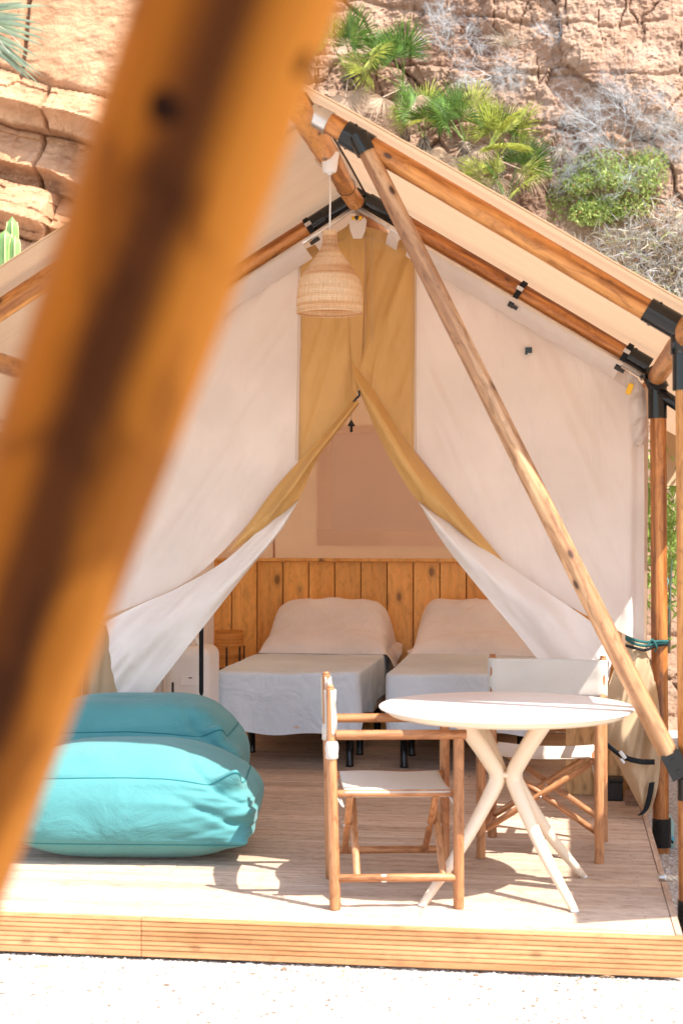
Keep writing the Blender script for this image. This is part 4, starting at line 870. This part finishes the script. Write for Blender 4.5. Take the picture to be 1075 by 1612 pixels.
def knot(px, py, s, mat):
    d = ray(px, py).normalized(); # nearest point on the pole surface along the ray
    w0 = CAM-Pb; a = dv.dot(dv); b = dv.dot(d); e = d.dot(w0)*-1; f_ = dv.dot(w0)
    den = 1-b*b; sray = (b*f_-d.dot(w0))/den; c = CAM+d*sray; ax = Pb+dv*(dv.dot(c-Pb)); off = c-ax; h = math.sqrt(max(0, .054**2-off.length**2)); p = c-d*h
    V = []; F = []; nrm = (p-(Pb+dv*(dv.dot(p-Pb)))).normalized(); x = nrm.cross(dv).normalized()
    mb = MB(); prof = [(0, .003), (.4, .0028), (.75, .0015), (1, -.002)]
    for r, z in prof:
        for k in range(16): a_ = 2*PI*k/16; V.append(p+x*(r*s*math.cos(a_))+dv*(r*s*1.25*math.sin(a_))+nrm*(z+.0035-(r*s)**2/.11))
    F = [(i*16+k, i*16+(k+1) % 16, (i+1)*16+(k+1) % 16, (i+1)*16+k) for i in range(3) for k in range(16)]
    o = obj('knot', mesh('knot', V, F), M[mat], fp, world=True)
M['knot'] = plain('black_knot', (.02, .008, .005), rough=.9, spec=0.0); M['paintspot'] = plain('pale_scar', (.62, .40, .16), rough=.8)
knot(262, 165, .015, 'knot'); knot(205, 632, .020, 'knot'); knot(470, 95, .009, 'knot'); knot(88, 905, .014, 'paintspot'); knot(142, 945, .010, 'paintspot')

# ------------------------------------------------------------------ pendant lamp
LY = 1.06; lp = atY(519, 250, LY); lt = thing('pendant_lamp', 'bell shaped pale wicker pendant lamp hanging from the ridge pole', 'lamp', (lp.x, LY, atY(522, 495, LY).z))
zz = lambda y: atY(520, y, LY).z-lt.location.z
mb = MB(); z0, z1 = zz(271), zz(240); mb.lathe([(.001, z0-.01), (.010, z0-.009), (.012, z0), (.026, z0+.001), (.030, z0+.006), (.042, z1-.003), (.042, z1), (.03, z1+.001)], 32); obj('ceiling_cup', mb.mesh(), M['white'], lt)
mb = MB(); mb.tube([(0, 0, z0), (.002, 0, (z0+zz(363))/2), (0, 0, zz(372))], .0035, 8); obj('cord', mb.mesh(), M['white'], lt)
mb = MB(); mb.tube([(-.035, 0, z1-.005), (-.045, .0, z1+.03), (-.02, .03, z1+.06)], .002, 5); obj('hook', mb.mesh(), M['steel'], lt)
prof = []
ctrl = [(363, 11), (372, 11), (385, 11.5), (395, 16), (406, 24), (418, 33), (430, 42), (442, 48), (455, 51), (470, 52), (492, 51.5)]
sc_ = 1/366.0; ys = np.array([c[0] for c in ctrl], float); rs = np.array([c[1] for c in ctrl], float)
yy = np.linspace(363, 492, 190); rr = np.interp(yy, ys, rs); rr = np.convolve(np.pad(rr, 6, 'edge'), np.ones(13)/13, 'valid')*sc_
seg = 150; V = []; F = []
for i, (y, r) in enumerate(zip(yy, rr)):
    band = .0016*math.sin(y*.16)
    for k in range(seg):
        a = 2*PI*k/seg; rows = i/4.0; w = .0013*math.sin(rows*2*PI)+.0005*math.cos(PI*(int(rows) % 2)+a*50)
        q_ = r+w+band; V.append((q_*math.cos(a), q_*math.sin(a), zz(y)))
F = [(i*seg+k, (i+1)*seg+k, (i+1)*seg+(k+1) % seg, i*seg+(k+1) % seg) for i in range(len(yy)-1) for k in range(seg)]
sh = obj('lamp_shade', mesh('shade', V, F), M['wicker'], lt)
mb = MB(); rb = rr[-1]; mb.tube([(rb*math.cos(2*PI*k/48), rb*math.sin(2*PI*k/48), zz(492)) for k in range(49)], .004, 8, cap=False); obj('rim', mb.mesh(), M['wicker'], sh)
mb = MB()
for k in range(50):
    a = 2*PI*k/50; mb.tube([((r_+.0008)*math.cos(a), (r_+.0008)*math.sin(a), zz(y)) for y, r_ in list(zip(yy, rr))[::9]], .0009, 4, cap=False)
obj('stake', mb.mesh(), M['wicker'], sh)['kind'] = 'stuff'
mb = MB(); mb.lathe([(.001, zz(385)), (.016, zz(385)), (.018, zz(420)), (.001, zz(422))], 16); obj('bulb_holder', mb.mesh(), M['white'], lt)

# ------------------------------------------------------------------ interior: headboard
HY = 5.38; hb = thing('headboard', 'varnished pine plank headboard wall behind the two beds', 'headboard', (AX, HY, 0))
pw = .187; x = -2.88; hz = 1.185; i = 0
off0 = atY(405, 900, HY).x; x = off0-pw*round((off0+2.88)/pw)
while x < -.03:
    w = min(pw, -.03-x); mb = MB(); mb.box((0, 0, hz/2), (w-.007, .018, hz)); o = obj('plank', mb.mesh(smooth=False), M['pine'], hb, world=True, loc=(x+w/2, HY+rnd.uniform(-.001, .001), .001)); bevel(o, .004, 1); x += pw
mb = MB(); mb.box((-1.455, HY+.018, hz/2), (2.86, .008, hz-.01)); obj('backing_board', mb.mesh(smooth=False), M['joist'], hb, world=True)
mb = MB(); mb.box((-1.455, HY-.012, hz+.012), (2.87, .055, .022)); bevel(obj('cap_rail', mb.mesh(smooth=False), M['pine'], hb, world=True), .003)

# ------------------------------------------------------------------ beds
def rbox_sheet(w, l, ztop, hem, seed, drops=(1, 1, 1)):
    """draped sheet: rings of a rounded rectangle from the centre of the top down to the hem; foot end faces -y"""
    nr_top, nr_dn, seg = 26, 26, 220; V = []
    def outline(s, rad):
        hw, hl = w/2*s, l/2*s; rad = min(rad, hw, hl); P = []; per = 2*(2*hw-2*rad)+2*(2*hl-2*rad)+2*PI*rad
        for k in range(seg):
            t = per*k/seg; segs = [(2*hl-2*rad, 0), (PI*rad/2, 1), (2*hw-2*rad, 2), (PI*rad/2, 3), (2*hl-2*rad, 4), (PI*rad/2, 5), (2*hw-2*rad, 6), (PI*rad/2, 7)]
            for L, kk in segs:
                if t <= L or kk == 7: break
                t -= L
            u = t/L if L > 0 else 0
            if kk == 0: p = (hw, -hl+rad+t, 1, 0)
            elif kk == 1: a = u*PI/2; p = (hw-rad+rad*math.cos(a), hl-rad+rad*math.sin(a), math.cos(a), math.sin(a))
            elif kk == 2: p = (hw-rad-t, hl, 0, 1)
            elif kk == 3: a = PI/2+u*PI/2; p = (-hw+rad+rad*math.cos(a), hl-rad+rad*math.sin(a), math.cos(a), math.sin(a))
            elif kk == 4: p = (-hw, hl-rad-t, -1, 0)
            elif kk == 5: a = PI+u*PI/2; p = (-hw+rad+rad*math.cos(a), -hl+rad+rad*math.sin(a), math.cos(a), math.sin(a))
            elif kk == 6: p = (-hw+rad+t, -hl, 0, -1)
            else: a = 1.5*PI+u*PI/2; p = (hw-rad+rad*math.cos(a), -hl+rad+rad*math.sin(a), math.cos(a), math.sin(a))
            P.append(p)
        return P
    for i in range(nr_top):
        s = (i+.001)/nr_top
        for (x, y, nx, ny) in outline(s*.985, .05*s):
            V.append([x, y, ztop, 0, 0, 0])
    O = outline(1, .05)
    for i in range(nr_dn):
        s = i/(nr_dn-1)
        for k, (x, y, nx, ny) in enumerate(O):
            h = hem+.018*math.sin(k*.11+seed)+.008*math.sin(k*.31)-.02*(abs(nx*ny) > .1)
            if nx > .7 and ny > -.3: h = hem+.07+.02*math.sin(y*6)         # side hangs a little shorter
            r0 = .02; z = ztop-(ztop-h)*s
            bulge = (.010*math.sin(k*.23+seed*2)+.007*math.sin(k*.57+1))*s**1.2
            if s == 0: z = ztop-.006; bulge = -.004
            V.append([x+nx*bulge, y+ny*bulge, z, nx, ny, s])
    A_ = np.array(V); xx, y2, z2 = A_[:, 0], A_[:, 1], A_[:, 2]
    z2 = z2+np.where(A_[:, 5] == 0, .016*fbm(xx*3+seed, y2*2.5, 4, 300+int(seed)), 0)
    wv = .026*fbm((xx+y2)*6, z2*3+seed, 3, 310)*A_[:, 5]**.7; xx = xx+A_[:, 3]*wv; y2 = y2+A_[:, 4]*wv
    P = np.stack([xx, y2, z2], 1); n = nr_top+nr_dn
    F = [(i*seg+k, i*seg+(k+1) % seg, (i+1)*seg+(k+1) % seg, (i+1)*seg+k) for i in range(n-1) for k in range(seg)]+[tuple(reversed(range(seg)))]
    return mesh('sheet', P.tolist(), [tuple(reversed(f)) for f in F])
def pillow_mesh(w, d, h, seed, ridge=.62, flap=.05):
    n = 64; V = []; F = []
    for side in (1, -1):
        for i in range(n):
            for j in range(n):
                u = -1+2*i/(n-1); v = -1+2*j/(n-1)
                puff = (max(0, 1-abs(u)**8)**.5)*(max(0, 1-abs(v)**4)**.5)
                prof = .30+.70*math.exp(-((v-ridge)/.85)**2)
                x = u*w/2*(1+.04*abs(v)**4); y = v*d/2*(1+.04*abs(u)**4)
                z = (h*prof*puff if side > 0 else -.02*puff)+.01
                corner = max(0, abs(u)-.82)/.18
                z -= .06*corner*(side > 0)*0
                wr = .020*float(fbm(np.array([u*3+seed]), np.array([v*3]), 4, 400+int(seed))[0])*puff+.006*float(abs(fbm(np.array([(u+v)*6+seed]), np.array([(v-u)*1.5]), 2, 410)[0]))*puff+ (.012*math.sin(9*(u+v*.6)+seed)*abs(u)**3)*puff
                V.append((x, y, z+wr*(side > 0)))
    for side in (0, 1):
        b = side*n*n
        for i in range(n-1):
            for j in range(n-1):
                q_ = (b+i*n+j, b+(i+1)*n+j, b+(i+1)*n+j+1, b+i*n+j+1); F.append(q_ if side == 0 else tuple(reversed(q_)))
    # hanging sleeves of the pillowcase beyond the ends
    for sx in (-1, 1):
        b = len(V); m_ = 14
        for j in range(n):
            v = -1+2*j/(n-1)
            for k in range(m_):
                s = k/(m_-1); x = sx*(w/2*(1+.04*abs(v)**4)+.030*math.sin(s*PI*.5)+.02*s); z = .012-.15*s*(.55+.45*math.sin(v*2.2+seed))+.004*math.sin(v*14); V.append((x+.010*math.sin(v*9+seed)*s, v*d/2*(1+.04+.06*s), z))
        for j in range(n-1):
            for k in range(m_-1):
                q_ = (b+j*m_+k, b+j*m_+k+1, b+(j+1)*m_+k+1, b+(j+1)*m_+k); F.append(q_ if sx > 0 else tuple(reversed(q_)))
    return mesh('pillow', V, F)
ZM = .585
def bed(cx, w, label, slabel, seed):
    t = thing('bed', label, 'bed', (cx, 4.38, 0)); L = 1.92
    mb = MB(); mb.box((0, 0, ZM-.115), (w-.03, L-.02, .19)); bevel(obj('mattress', mb.mesh(smooth=False), M['mattress'], t), .05, 5)
    mb = MB(); mb.box((0, 0, .275), (w-.02, L-.03, .065)); bevel(obj('bed_base', mb.mesh(smooth=False), M['mattress'], t), .015, 3)
    for x in (-w/2+.08, w/2-.08):
        for y in (-.72, -.24, .72):
            mb = MB(); mb.lathe([(.001, 0), (.024, 0), (.026, .004), (.024, .012), (.022, .25), (.001, .25)], 16); obj('leg', mb.mesh(), M['black'], t, loc=(x, y, .001))
    sh = obj('bed_sheet', rbox_sheet(w+.01, L, ZM, .235, seed), M['sheet'], loc=(cx, 4.38-.005, .0)); tag(sh, slabel, 'bed sheet', 'pale sheets tucked over the two beds')
    return t
xl1 = atY(338, 1110, 3.42).x; xr1 = atY(563, 1110, 3.42).x; xl2 = atY(608, 1110, 3.42).x
w1 = .90; c1x = (xl1+xr1)/2; w1 = xr1-xl1; c2x = xl2+w1/2
bed(c1x, w1, 'left single bed on black legs beside the bedside lamp', 'pale blue sheet draped over the left bed', 1.3)
bed(c2x, w1, 'right single bed on black legs behind the round table', 'pale blue sheet draped over the right bed', 4.1)
for cx, sd, lb in ((c1x+.02, 2.0, 'pinkish white pillow on the left bed against the headboard'), (c2x+.02, 5.0, 'pinkish white front pillow on the right bed')):
    o = obj('pillow', pillow_mesh(.84, .58, .34, sd), M['pillow'], loc=(cx, 5.03, ZM+.004)); o.rotation_euler = (math.radians(3), 0, rnd.uniform(-.02, .02)); tag(o, lb, 'pillow', 'pillows on the beds')
o = obj('pillow', pillow_mesh(.70, .30, .18, 8.0), M['pillow'], loc=(c2x+.09, 5.23, ZM+.16)); tag(o, 'second flat pillow tucked behind the front pillow on the right bed', 'pillow', 'pillows on the beds')
# bedside table + lamp
bsx = atY(357, 1040, 4.9).x; bz = .42
t = thing('bedside_table', 'small wooden bedside table left of the left bed', 'table', (bsx-.02, 5.05, 0))
mb = MB(); mb.box((0, 0, bz-.012), (.34, .34, .024)); bevel(obj('table_top', mb.mesh(smooth=False), M['pine'], t), .004)
for x in (-.15, .15):
    for y in (-.15, .15): mb = MB(); mb.box((x, y, (bz-.024)/2), (.03, .03, bz-.026)); obj('leg', mb.mesh(smooth=False), M['pine'], t)
t = thing('table_lamp', 'rattan cylinder table lamp on thin black legs', 'lamp', (bsx, 4.98, bz))
zt = atY(357, 993, 4.98).z-bz; zb = atY(357, 1046, 4.98).z-bz; V = []; F = []; seg = 96; nr = 60; R_ = .098
for i in range(nr):
    for k in range(seg): a = 2*PI*k/seg; q_ = R_+.0012*math.sin(i*PI/1.5)*(1 if (k//2) % 2 else -1); V.append((q_*math.cos(a), q_*math.sin(a), zb+(zt-zb)*i/(nr-1)))
F = [(i*seg+k, i*seg+(k+1) % seg, (i+1)*seg+(k+1) % seg, (i+1)*seg+k) for i in range(nr-1) for k in range(seg)]
sh = obj('lamp_shade', mesh('sh', V, F), M['rattan'], t)
for a in (.35, 1.9, 3.3, 4.75, 5.7):
    mb = MB(); x, y = .104*math.cos(a), .104*math.sin(a); mb.tube([(x, y, 0), (x, y, (zt+zb)*.5+.01)], .006, 8); obj('leg', mb.mesh(), M['black'], t)
mb = MB(); mb.lathe([(.001, .02), (.102, .02), (.102, .03), (.001, .03)], 24); obj('base_ring', mb.mesh(), M['black'], t)
# white portable appliance
ax_ = atY(300, 1060, 3.2); t = thing('portable_air_conditioner', 'white rounded portable air conditioner behind the left door flap', 'appliance', (ax_.x, 3.25, 0))
aw = (atY(332, 1060, 3.2).x-atY(262, 1060, 3.2).x); ah = atY(300, 1017, 3.2).z
mb = MB(); mb.box((0, 0, ah/2+.01), (aw, .34, ah-.02)); bd = obj('body', mb.mesh(smooth=False), M['appliance'], t); bevel(bd, .06, 6)
mb = MB(); mb.box((-.075, -.171, ah/2-.05), (.012, .006, ah-.30)); obj('panel_groove', mb.mesh(smooth=False), M['darkgap'], t)
mb = MB(); mb.box((.02, -.174, ah-.19), (.10, .008, .055)); bevel(obj('display_panel', mb.mesh(smooth=False), M['white'], t), .003)
mb = MB(); mb.box((.03, -.180, ah-.172), (.02, .003, .006)); obj('indicator', mb.mesh(smooth=False), M['darkgap'], t)
mb = MB(); mb.tube([(-.02, 0, ah-.01), (-.02, 0, ah+.045), (.02, 0, ah+.045), (.035, 0, ah-.01)], .012, 10); obj('handle', mb.mesh(), M['appliance'], t)
mb = MB(); mb.tube([(-aw/2-.05, -.05, .04), (-aw/2-.05, -.05, ah-.06)], .022, 12); obj('exhaust_pipe', mb.mesh(), M['appliance'], t)
for k in range(14): mb = MB(); mb.box((-aw/2-.11, -.12, .30+.018*k), (.05, .06, .008)); obj('grille_slat', mb.mesh(smooth=False), M['darkgap'], t)
# pale board and black box at the right
a0 = atY(890, 1252, 2.85); b0 = atY(1000, 1252, 2.85); t = thing('pine_panel', 'low pale pine panel on the deck behind the rear chair', 'panel', ((a0.x+b0.x)/2, 2.87, 0))
xs = [a0.x, atY(948, 1252, 2.85).x, -.03]
for a, b in zip(xs[:-1], xs[1:]): mb = MB(); mb.box(((a+b)/2-t.location.x, 0, .24), (b-a-.003, .02, .476)); bevel(obj('board', mb.mesh(smooth=False), M['ply'], t), .002, 1)
c0 = atZ(964, 1262, 0); t = thing('black_box', 'small black box on the deck in front of the pine panel', 'box', (c0.x, c0.y+.06, 0)); mb = MB(); mb.box((0, 0, .05), (.11, .11, .096)); bevel(obj('body', mb.mesh(smooth=False), M['blackplastic'], t), .006)
mb = MB(); mb.box((0, 0, .108), (.116, .116, .018)); bevel(obj('lid', mb.mesh(smooth=False), M['blackplastic'], t), .004)
c0 = atZ(1003, 1270, 0); mb = MB(); mb.box((0, 0, .035), (.10, .06, .07)); o = obj('wood_block', mb.mesh(smooth=False), M['joist'], loc=(c0.x-.01, c0.y+.05, .001)); bevel(o, .003); tag(o, 'small dark wooden block beside the khaki flap', 'block')

# ------------------------------------------------------------------ table
tc_ = Vector((-.645, .612, 0)); tb = thing('round_table', 'round white topped table on splayed cream legs', 'table', c3(tc_), YAW)
mb = MB(); R_ = .505; mb.lathe([(.001, .740), (R_-.004, .740), (R_, .737), (R_, .733), (R_-.003, .730), (.001, .7295)], 128)
autosm(obj('tabletop', mb.mesh(), M['tablewhite'], tb))
mb = MB(); mb.lathe([(R_-.030, .7285), (R_-.034, .712), (R_-.046, .704), (.001, .7035)], 128); autosm(obj('apron', mb.mesh(), M['tableleg'], tb))
feet = [(-.345, -.24), (.225, -.33), (.345, .24), (-.225, .36)]
for (x, y) in feet:
    v = Vector((x, y, 0)); a = v.normalized(); per = Vector((-a.y, a.x, 0)); P = [a*.235+Vector((0, 0, .706)), a*.13+Vector((0, 0, .585)), a*.052+Vector((0, 0, .485)), a*.045+Vector((0, 0, .455)), a*.075+Vector((0, 0, .40)), v*.55+Vector((0, 0, .20)), v+Vector((0, 0, .004))]
    mb = MB(); mb.tube(cr(P, 26), [(.034-.002*i/8 if i < 9 else .032-.0165*(i-9)/16) for i in range(26)], 16); obj('leg', mb.mesh(), M['tableleg'], tb)
    mb = MB(); mb.tube([v+Vector((0, 0, .001)), v+Vector((0, 0, .010))], .017, 12); obj('foot_pad', mb.mesh(), M['white'], tb)
mb = MB(); mb.tube([(.05*math.cos(2*PI*k/24), .05*math.sin(2*PI*k/24), .470) for k in range(25)], .011, 8, cap=False); mb.lathe([(.001, .462), (.05, .462), (.05, .476), (.001, .476)], 20); obj('hub', mb.mesh(), M['tableleg'], tb)

# ------------------------------------------------------------------ folding chairs
def rod(A, B, r, name, mat, t, seg=12, rr=None):
    A = Vector(A); B = Vector(B); L = (B-A).length; mb = MB(); r2 = rr or r
    mb.lathe([(.001, 0), (r*.85, 0), (r, .003), (r2, L-.003), (r2*.85, L), (.001, L)], seg)
    return autosm(obj(name, mb.mesh(), M[mat], t, loc=A, rot=(B-A).to_track_quat('Z', 'Y')))
def chair(label, loc, rz):
    t = thing('folding_chair', label, 'chair', loc, rz, 'wooden director chairs at the round table'); hw, fy, by = .255, .235, -.235
    for s in (-1, 1):
        x = s*hw
        rod((x, by, 0), (x, by-.02, .842), .0215, 'rear_post', 'teak', t, rr=.0175); rod((x, fy, 0), (x, fy, .652), .0205, 'front_post', 'teak', t)
        rod((x, by-.0, .662), (x, fy+.03, .662), .0185, 'armrest', 'teak', t); rod((x, by+.01, .118), (x, fy-.01, .118), .0155, 'side_rail', 'teak', t)
        rod((s*(hw-.030), by+.01, .435), (s*(hw-.030), fy-.012, .435), .0135, 'seat_rail', 'teak', t)
        rod((x-s*.0, by-.0205, .842), (x, by-.021, .853), .0145, 'post_cap', 'teak', t)
    for y, o_ in ((-.165, 0), (.165, 0)):
        rod((-hw+.015, y-.013, .118), (hw-.032, y-.013, .425), .014, 'cross_brace', 'teak', t); rod((hw-.015, y+.013, .118), (-hw+.032, y+.013, .425), .014, 'cross_brace', 'teak', t)
        mb = MB(); mb.tube([(0, y-.030, .270), (0, y+.030, .270)], .005, 8); obj('bolt', mb.mesh(), M['steel'], t)
    # seat cloth
    V = []; n = 24; k_ = 20
    for j in range(n):
        v = j/(n-1); y = by+.035+(fy-by-.065)*v
        for i in range(k_):
            u = -1+2*i/(k_-1)
            if abs(u) < .84: x = u/.84*(hw-.030); z = .4515-.014*(1-(u/.84)**2)+.003*math.sin(v*7)
            else:
                a = (abs(u)-.84)/.16*PI*1.05; x = math.copysign(hw-.030+.0165*math.sin(a), u); z = .435+.0165*math.cos(a)
            V.append((x, y, z))
    F = [(j*k_+i, j*k_+i+1, (j+1)*k_+i+1, (j+1)*k_+i) for j in range(n-1) for i in range(k_-1)]
    o = obj('seat', mesh('seat', V, F), M['sling'], t); o.modifiers.new('s', 'SOLIDIFY').thickness = .0025
    # back cloth wrapped round the rear posts
    V = []; n = 14; k_ = 30
    for j in range(n):
        z = .664+.170*j/(n-1); yb = by-.02*z/.842
        for i in range(k_):
            u = -1+2*i/(k_-1)
            if abs(u) < .82: x = u/.82*hw; y = yb+.0235-.022*(1-(u/.82)**2)+.002*math.sin(z*60+u*3)
            else:
                a = (abs(u)-.82)/.18*PI*1.5; x = math.copysign(hw+.0235*math.sin(a), u); y = yb+.0235*math.cos(a)
            V.append((x, y, z))
    F = [(j*k_+i, (j+1)*k_+i, (j+1)*k_+i+1, j*k_+i+1) for j in range(n-1) for i in range(k_-1)]
    o = obj('backrest', mesh('back', V, F), M['sling'], t); o.modifiers.new('s', 'SOLIDIFY').thickness = .0025
    for s in (-1, 1):
        mb = MB(); mb.lathe([(.020, 0), (.0245, .004), (.0235, .02), (.026, .04), (.023, .062), (.020, .068)], 18, (s*hw, by-.013, .572)); o = obj('tie_band', mb.mesh(), M['sling'], t)
    for s in (-1, 1):
        for y in (by+.02, fy-.02): mb = MB(); mb.tube(cr([(s*(hw-.03), y, .418), (s*(hw-.02), y+.012, .385), (s*(hw-.012), y, .40), (s*(hw-.028), y-.012, .42)], 10), .003, 5); obj('strap_loop', mb.mesh(), M['sling'], t)
    return t
# side-on chair, faces the table to the right: chair +y -> camera right
F1 = Vector((-1.277, .223, 0)); F2 = Vector((-.802, .319, 0)); dirf = (F2-F1).normalized(); latl = Vector((-dirf.y, dirf.x, 0))
cc = (F1+F2)/2+latl*.255; rz1 = math.atan2(dirf.y, dirf.x)-PI/2-.022
ch1 = chair('wooden director chair seen from the side in front of the beds', c3(cc), rz1)
G1 = Vector((-.774, 1.206, 0)); G2 = Vector((-.265, 1.174, 0)); lat = (G2-G1).normalized(); fwd = Vector((-lat.y, lat.x, 0)); cc = (G1+G2)/2+fwd*.235
ch2 = chair('wooden director chair facing us from behind the round table', c3(cc), math.atan2(lat.y, lat.x)+PI)
# worn white patch on the near lower rail of the side-on chair
mb = MB(); P = []
V = []; 
for i in range(12):
    for j in range(6):
        a = -1.1+j*.42; s = i/11; y = -.10+.095*s; cut = 1-.25*math.sin(s*9); r = .0142; V.append((.0, 0, 0)); V[-1] = (-.255*-1*0-.255+0-r*math.cos(a)*-1*-1, y, .118+r*math.sin(a)*cut)
F = [(i*6+j, i*6+j+1, (i+1)*6+j+1, (i+1)*6+j) for i in range(11) for j in range(5)]
V2 = [(-v[0], v[1], v[2]) for v in V]
o = obj('paint_scuff', mesh('scuff', V2, F), M['chalk'], ch1)

# ------------------------------------------------------------------ bean bags
def beanbag(label, loc, rz, hx, hy, H, seed, sl=.4, e1=.50, e2=.30):
    ear = True
    t = thing('bean_bag', label, 'bean bag', loc, rz, 'teal bean bag cushions on the deck'); nu, nv = 260, 130; V = []
    th, ph = np.meshgrid(np.linspace(0, 2*PI, nu, endpoint=False), np.linspace(-PI/2, PI/2, nv), indexing='ij')
    def sp(c, e): return np.sign(c)*np.abs(c)**e
    cx = sp(np.cos(ph), e1)*sp(np.cos(th), e2); cy = sp(np.cos(ph), e1)*sp(np.sin(th), e2); cz = sp(np.sin(ph), .80)
    z = (cz+1)/2
    squash = 1+.05*np.sin(PI*np.clip(z*1.1, 0, 1)); under = 1-.16*np.clip((.22-z)/.22, 0, 1)**1.3
    x = cx*hx*squash*under; y = cy*hy*squash*under
    # sagging top: higher on the left/back, slumping to the right end
    top = 1-.20*sl*sstep(.2, 1.0, cx)-.05*cx**2-.05*np.clip(-cy, 0, 1); zz_ = H*z*np.where(z > .3, top*1.0+(1-top)*(1-sstep(.3, .9, z)), 1)
    # seams pinch the fabric
    s1 = np.exp(-((z-.80)/.018)**2)+np.exp(-((z-.19)/.02)**2)
    pinch = 1-.010*s1; x = x*pinch; y = y*pinch
    # wrinkles stronger near the right front corner
    cr_ = np.exp(-((cx-.85)**2/.16+(cy+.75)**2/.35)); w = (.003+.040*cr_)*fbm(cx*1.6+cz*2.2+seed, cz*3.0-cx*1.8, 3, 500+int(seed))+.018*fbm(cx*2+seed, cz*1.5+cy, 2, 520)
    w += -.030*cr_*np.exp(-(((z-.45)+.55*(cx-.75))/.05)**2)-.02*cr_*np.exp(-(((z-.62)+.9*(cx-.9))/.04)**2)
    nx_, ny_ = cx/np.maximum(.3, np.hypot(cx, cy)), cy/np.maximum(.3, np.hypot(cx, cy)); x = x+nx_*w; y = y+ny_*w; zz_ = zz_+w*.5*z
    # ear at the top right front corner
    if ear:
        g = np.exp(-((cx-.80)/.09)**2-((cy+.80)/.11)**2-((z-.80)/.05)**2); x = x+.05*g; y = y-.04*g; zz_ = zz_+.08*g
        g = np.exp(-((cx-.82)/.08)**2-((cy+.8)/.12)**2-((z-.20)/.05)**2); x = x+.06*g; y = y-.03*g
    zz_ = np.maximum(zz_, .002)
    P = np.stack([x, y, zz_], -1); I = np.arange(nu*nv).reshape(nu, nv); In = np.roll(I, -1, 0)
    F = np.stack([I[:, :-1], In[:, :-1], In[:, 1:], I[:, 1:]], -1).reshape(-1, 4).tolist()
    bd = obj('cover', mesh('bag', P.reshape(-1, 3).tolist(), F), M['teal'], t)
    for zt in (.80, .19):
        j = int(np.argmin(np.abs(z[0]-zt))); pts_ = [Vector(P[i, j])*1.0+Vector((float(nx_[i, j]), float(ny_[i, j]), 0))*.001 for i in range(nu)]; pts_.append(pts_[0])
        mb = MB(); mb.tube(pts_, .0028, 6, cap=False); s_o = obj('seam', mb.mesh(), M['tealseam'], bd)
    return t
beanbag('pale sunlit teal bean bag at the front of the deck', (-2.30, 1.13, 0), .10, .53, .33, .50, 1.0)
beanbag('darker teal bean bag in the shade behind the sunlit one', (-2.47, 1.78, 0), .08, .50, .28, .63, 6.0, sl=.12, e1=.40, e2=.26)

# ------------------------------------------------------------------ rope and pipe at the right
a = atY(1040, 1382, .72); b = atY(1090, 1376, .60)
t = thing('rope', 'pale twisted rope fixed to the deck edge near the right post', 'rope', c3(a))
mb = MB()
for s in range(3):
    P = []
    for i in range(70):
        u = i/69; c = a.lerp(b+Vector((.25, 0, .02)), u)+Vector((0, 0, -.02*math.sin(PI*u))); an = u*34+s*2*PI/3; P.append(c+Vector((0, math.cos(an), math.sin(an)))*.0065)
    mb.tube(P, .0062, 7)
obj('strands', mb.mesh(), M['rope'], t, world=True)
mb = MB(); mb.tube([a+Vector((-.01, 0, 0)), a+Vector((.03, 0, 0))], .017, 14); obj('clamp', mb.mesh(), M['steel'], t, world=True)
c0 = atZ(1052, 1335, GZ); t = thing('pipe_stub', 'faded green pipe stub with a blue clip on the gravel beside the deck', 'pipe', (c0.x, c0.y, GZ))
mb = MB(); mb.tube([(0, 0, 0), (0, 0, .12), (-.015, 0, .16)], [.03, .03, .024], 16); obj('pipe', mb.mesh(), M['pipe'], t)
mb = MB(); mb.box((.01, -.03, .05), (.035, .012, .022)); bevel(obj('clip', mb.mesh(smooth=False), M['cyan'], t), .003)
mb = MB(); mb.tube([(-.02, -.02, .10), (.02, -.035, .03)], .006, 6); obj('lever', mb.mesh(), M['black'], t)

# ------------------------------------------------------------------ neighbouring tent to the right, outside the frame: its shade falls over the deck's right edge
nb = tent.copy(); COL.objects.link(nb); tag(nb, 'twin safari tent pitched to the right, its shade on the deck edge'); nb.name = 'neighbouring_tent'
OFF = Vector((4.29, -.80, 0)); nb.location = tent.location+OFF
for ch in [x for x in COL.objects if x.parent == tent]:
    if ch.name.split('.')[0] in ('post', 'rafter', 'ridge_pole', 'eave_pole', 'roof_canvas', 'side_wall', 'back_wall', 'front_canvas', 'storm_skirt', 'diagonal_brace'):
        copy_tree(ch, nb)
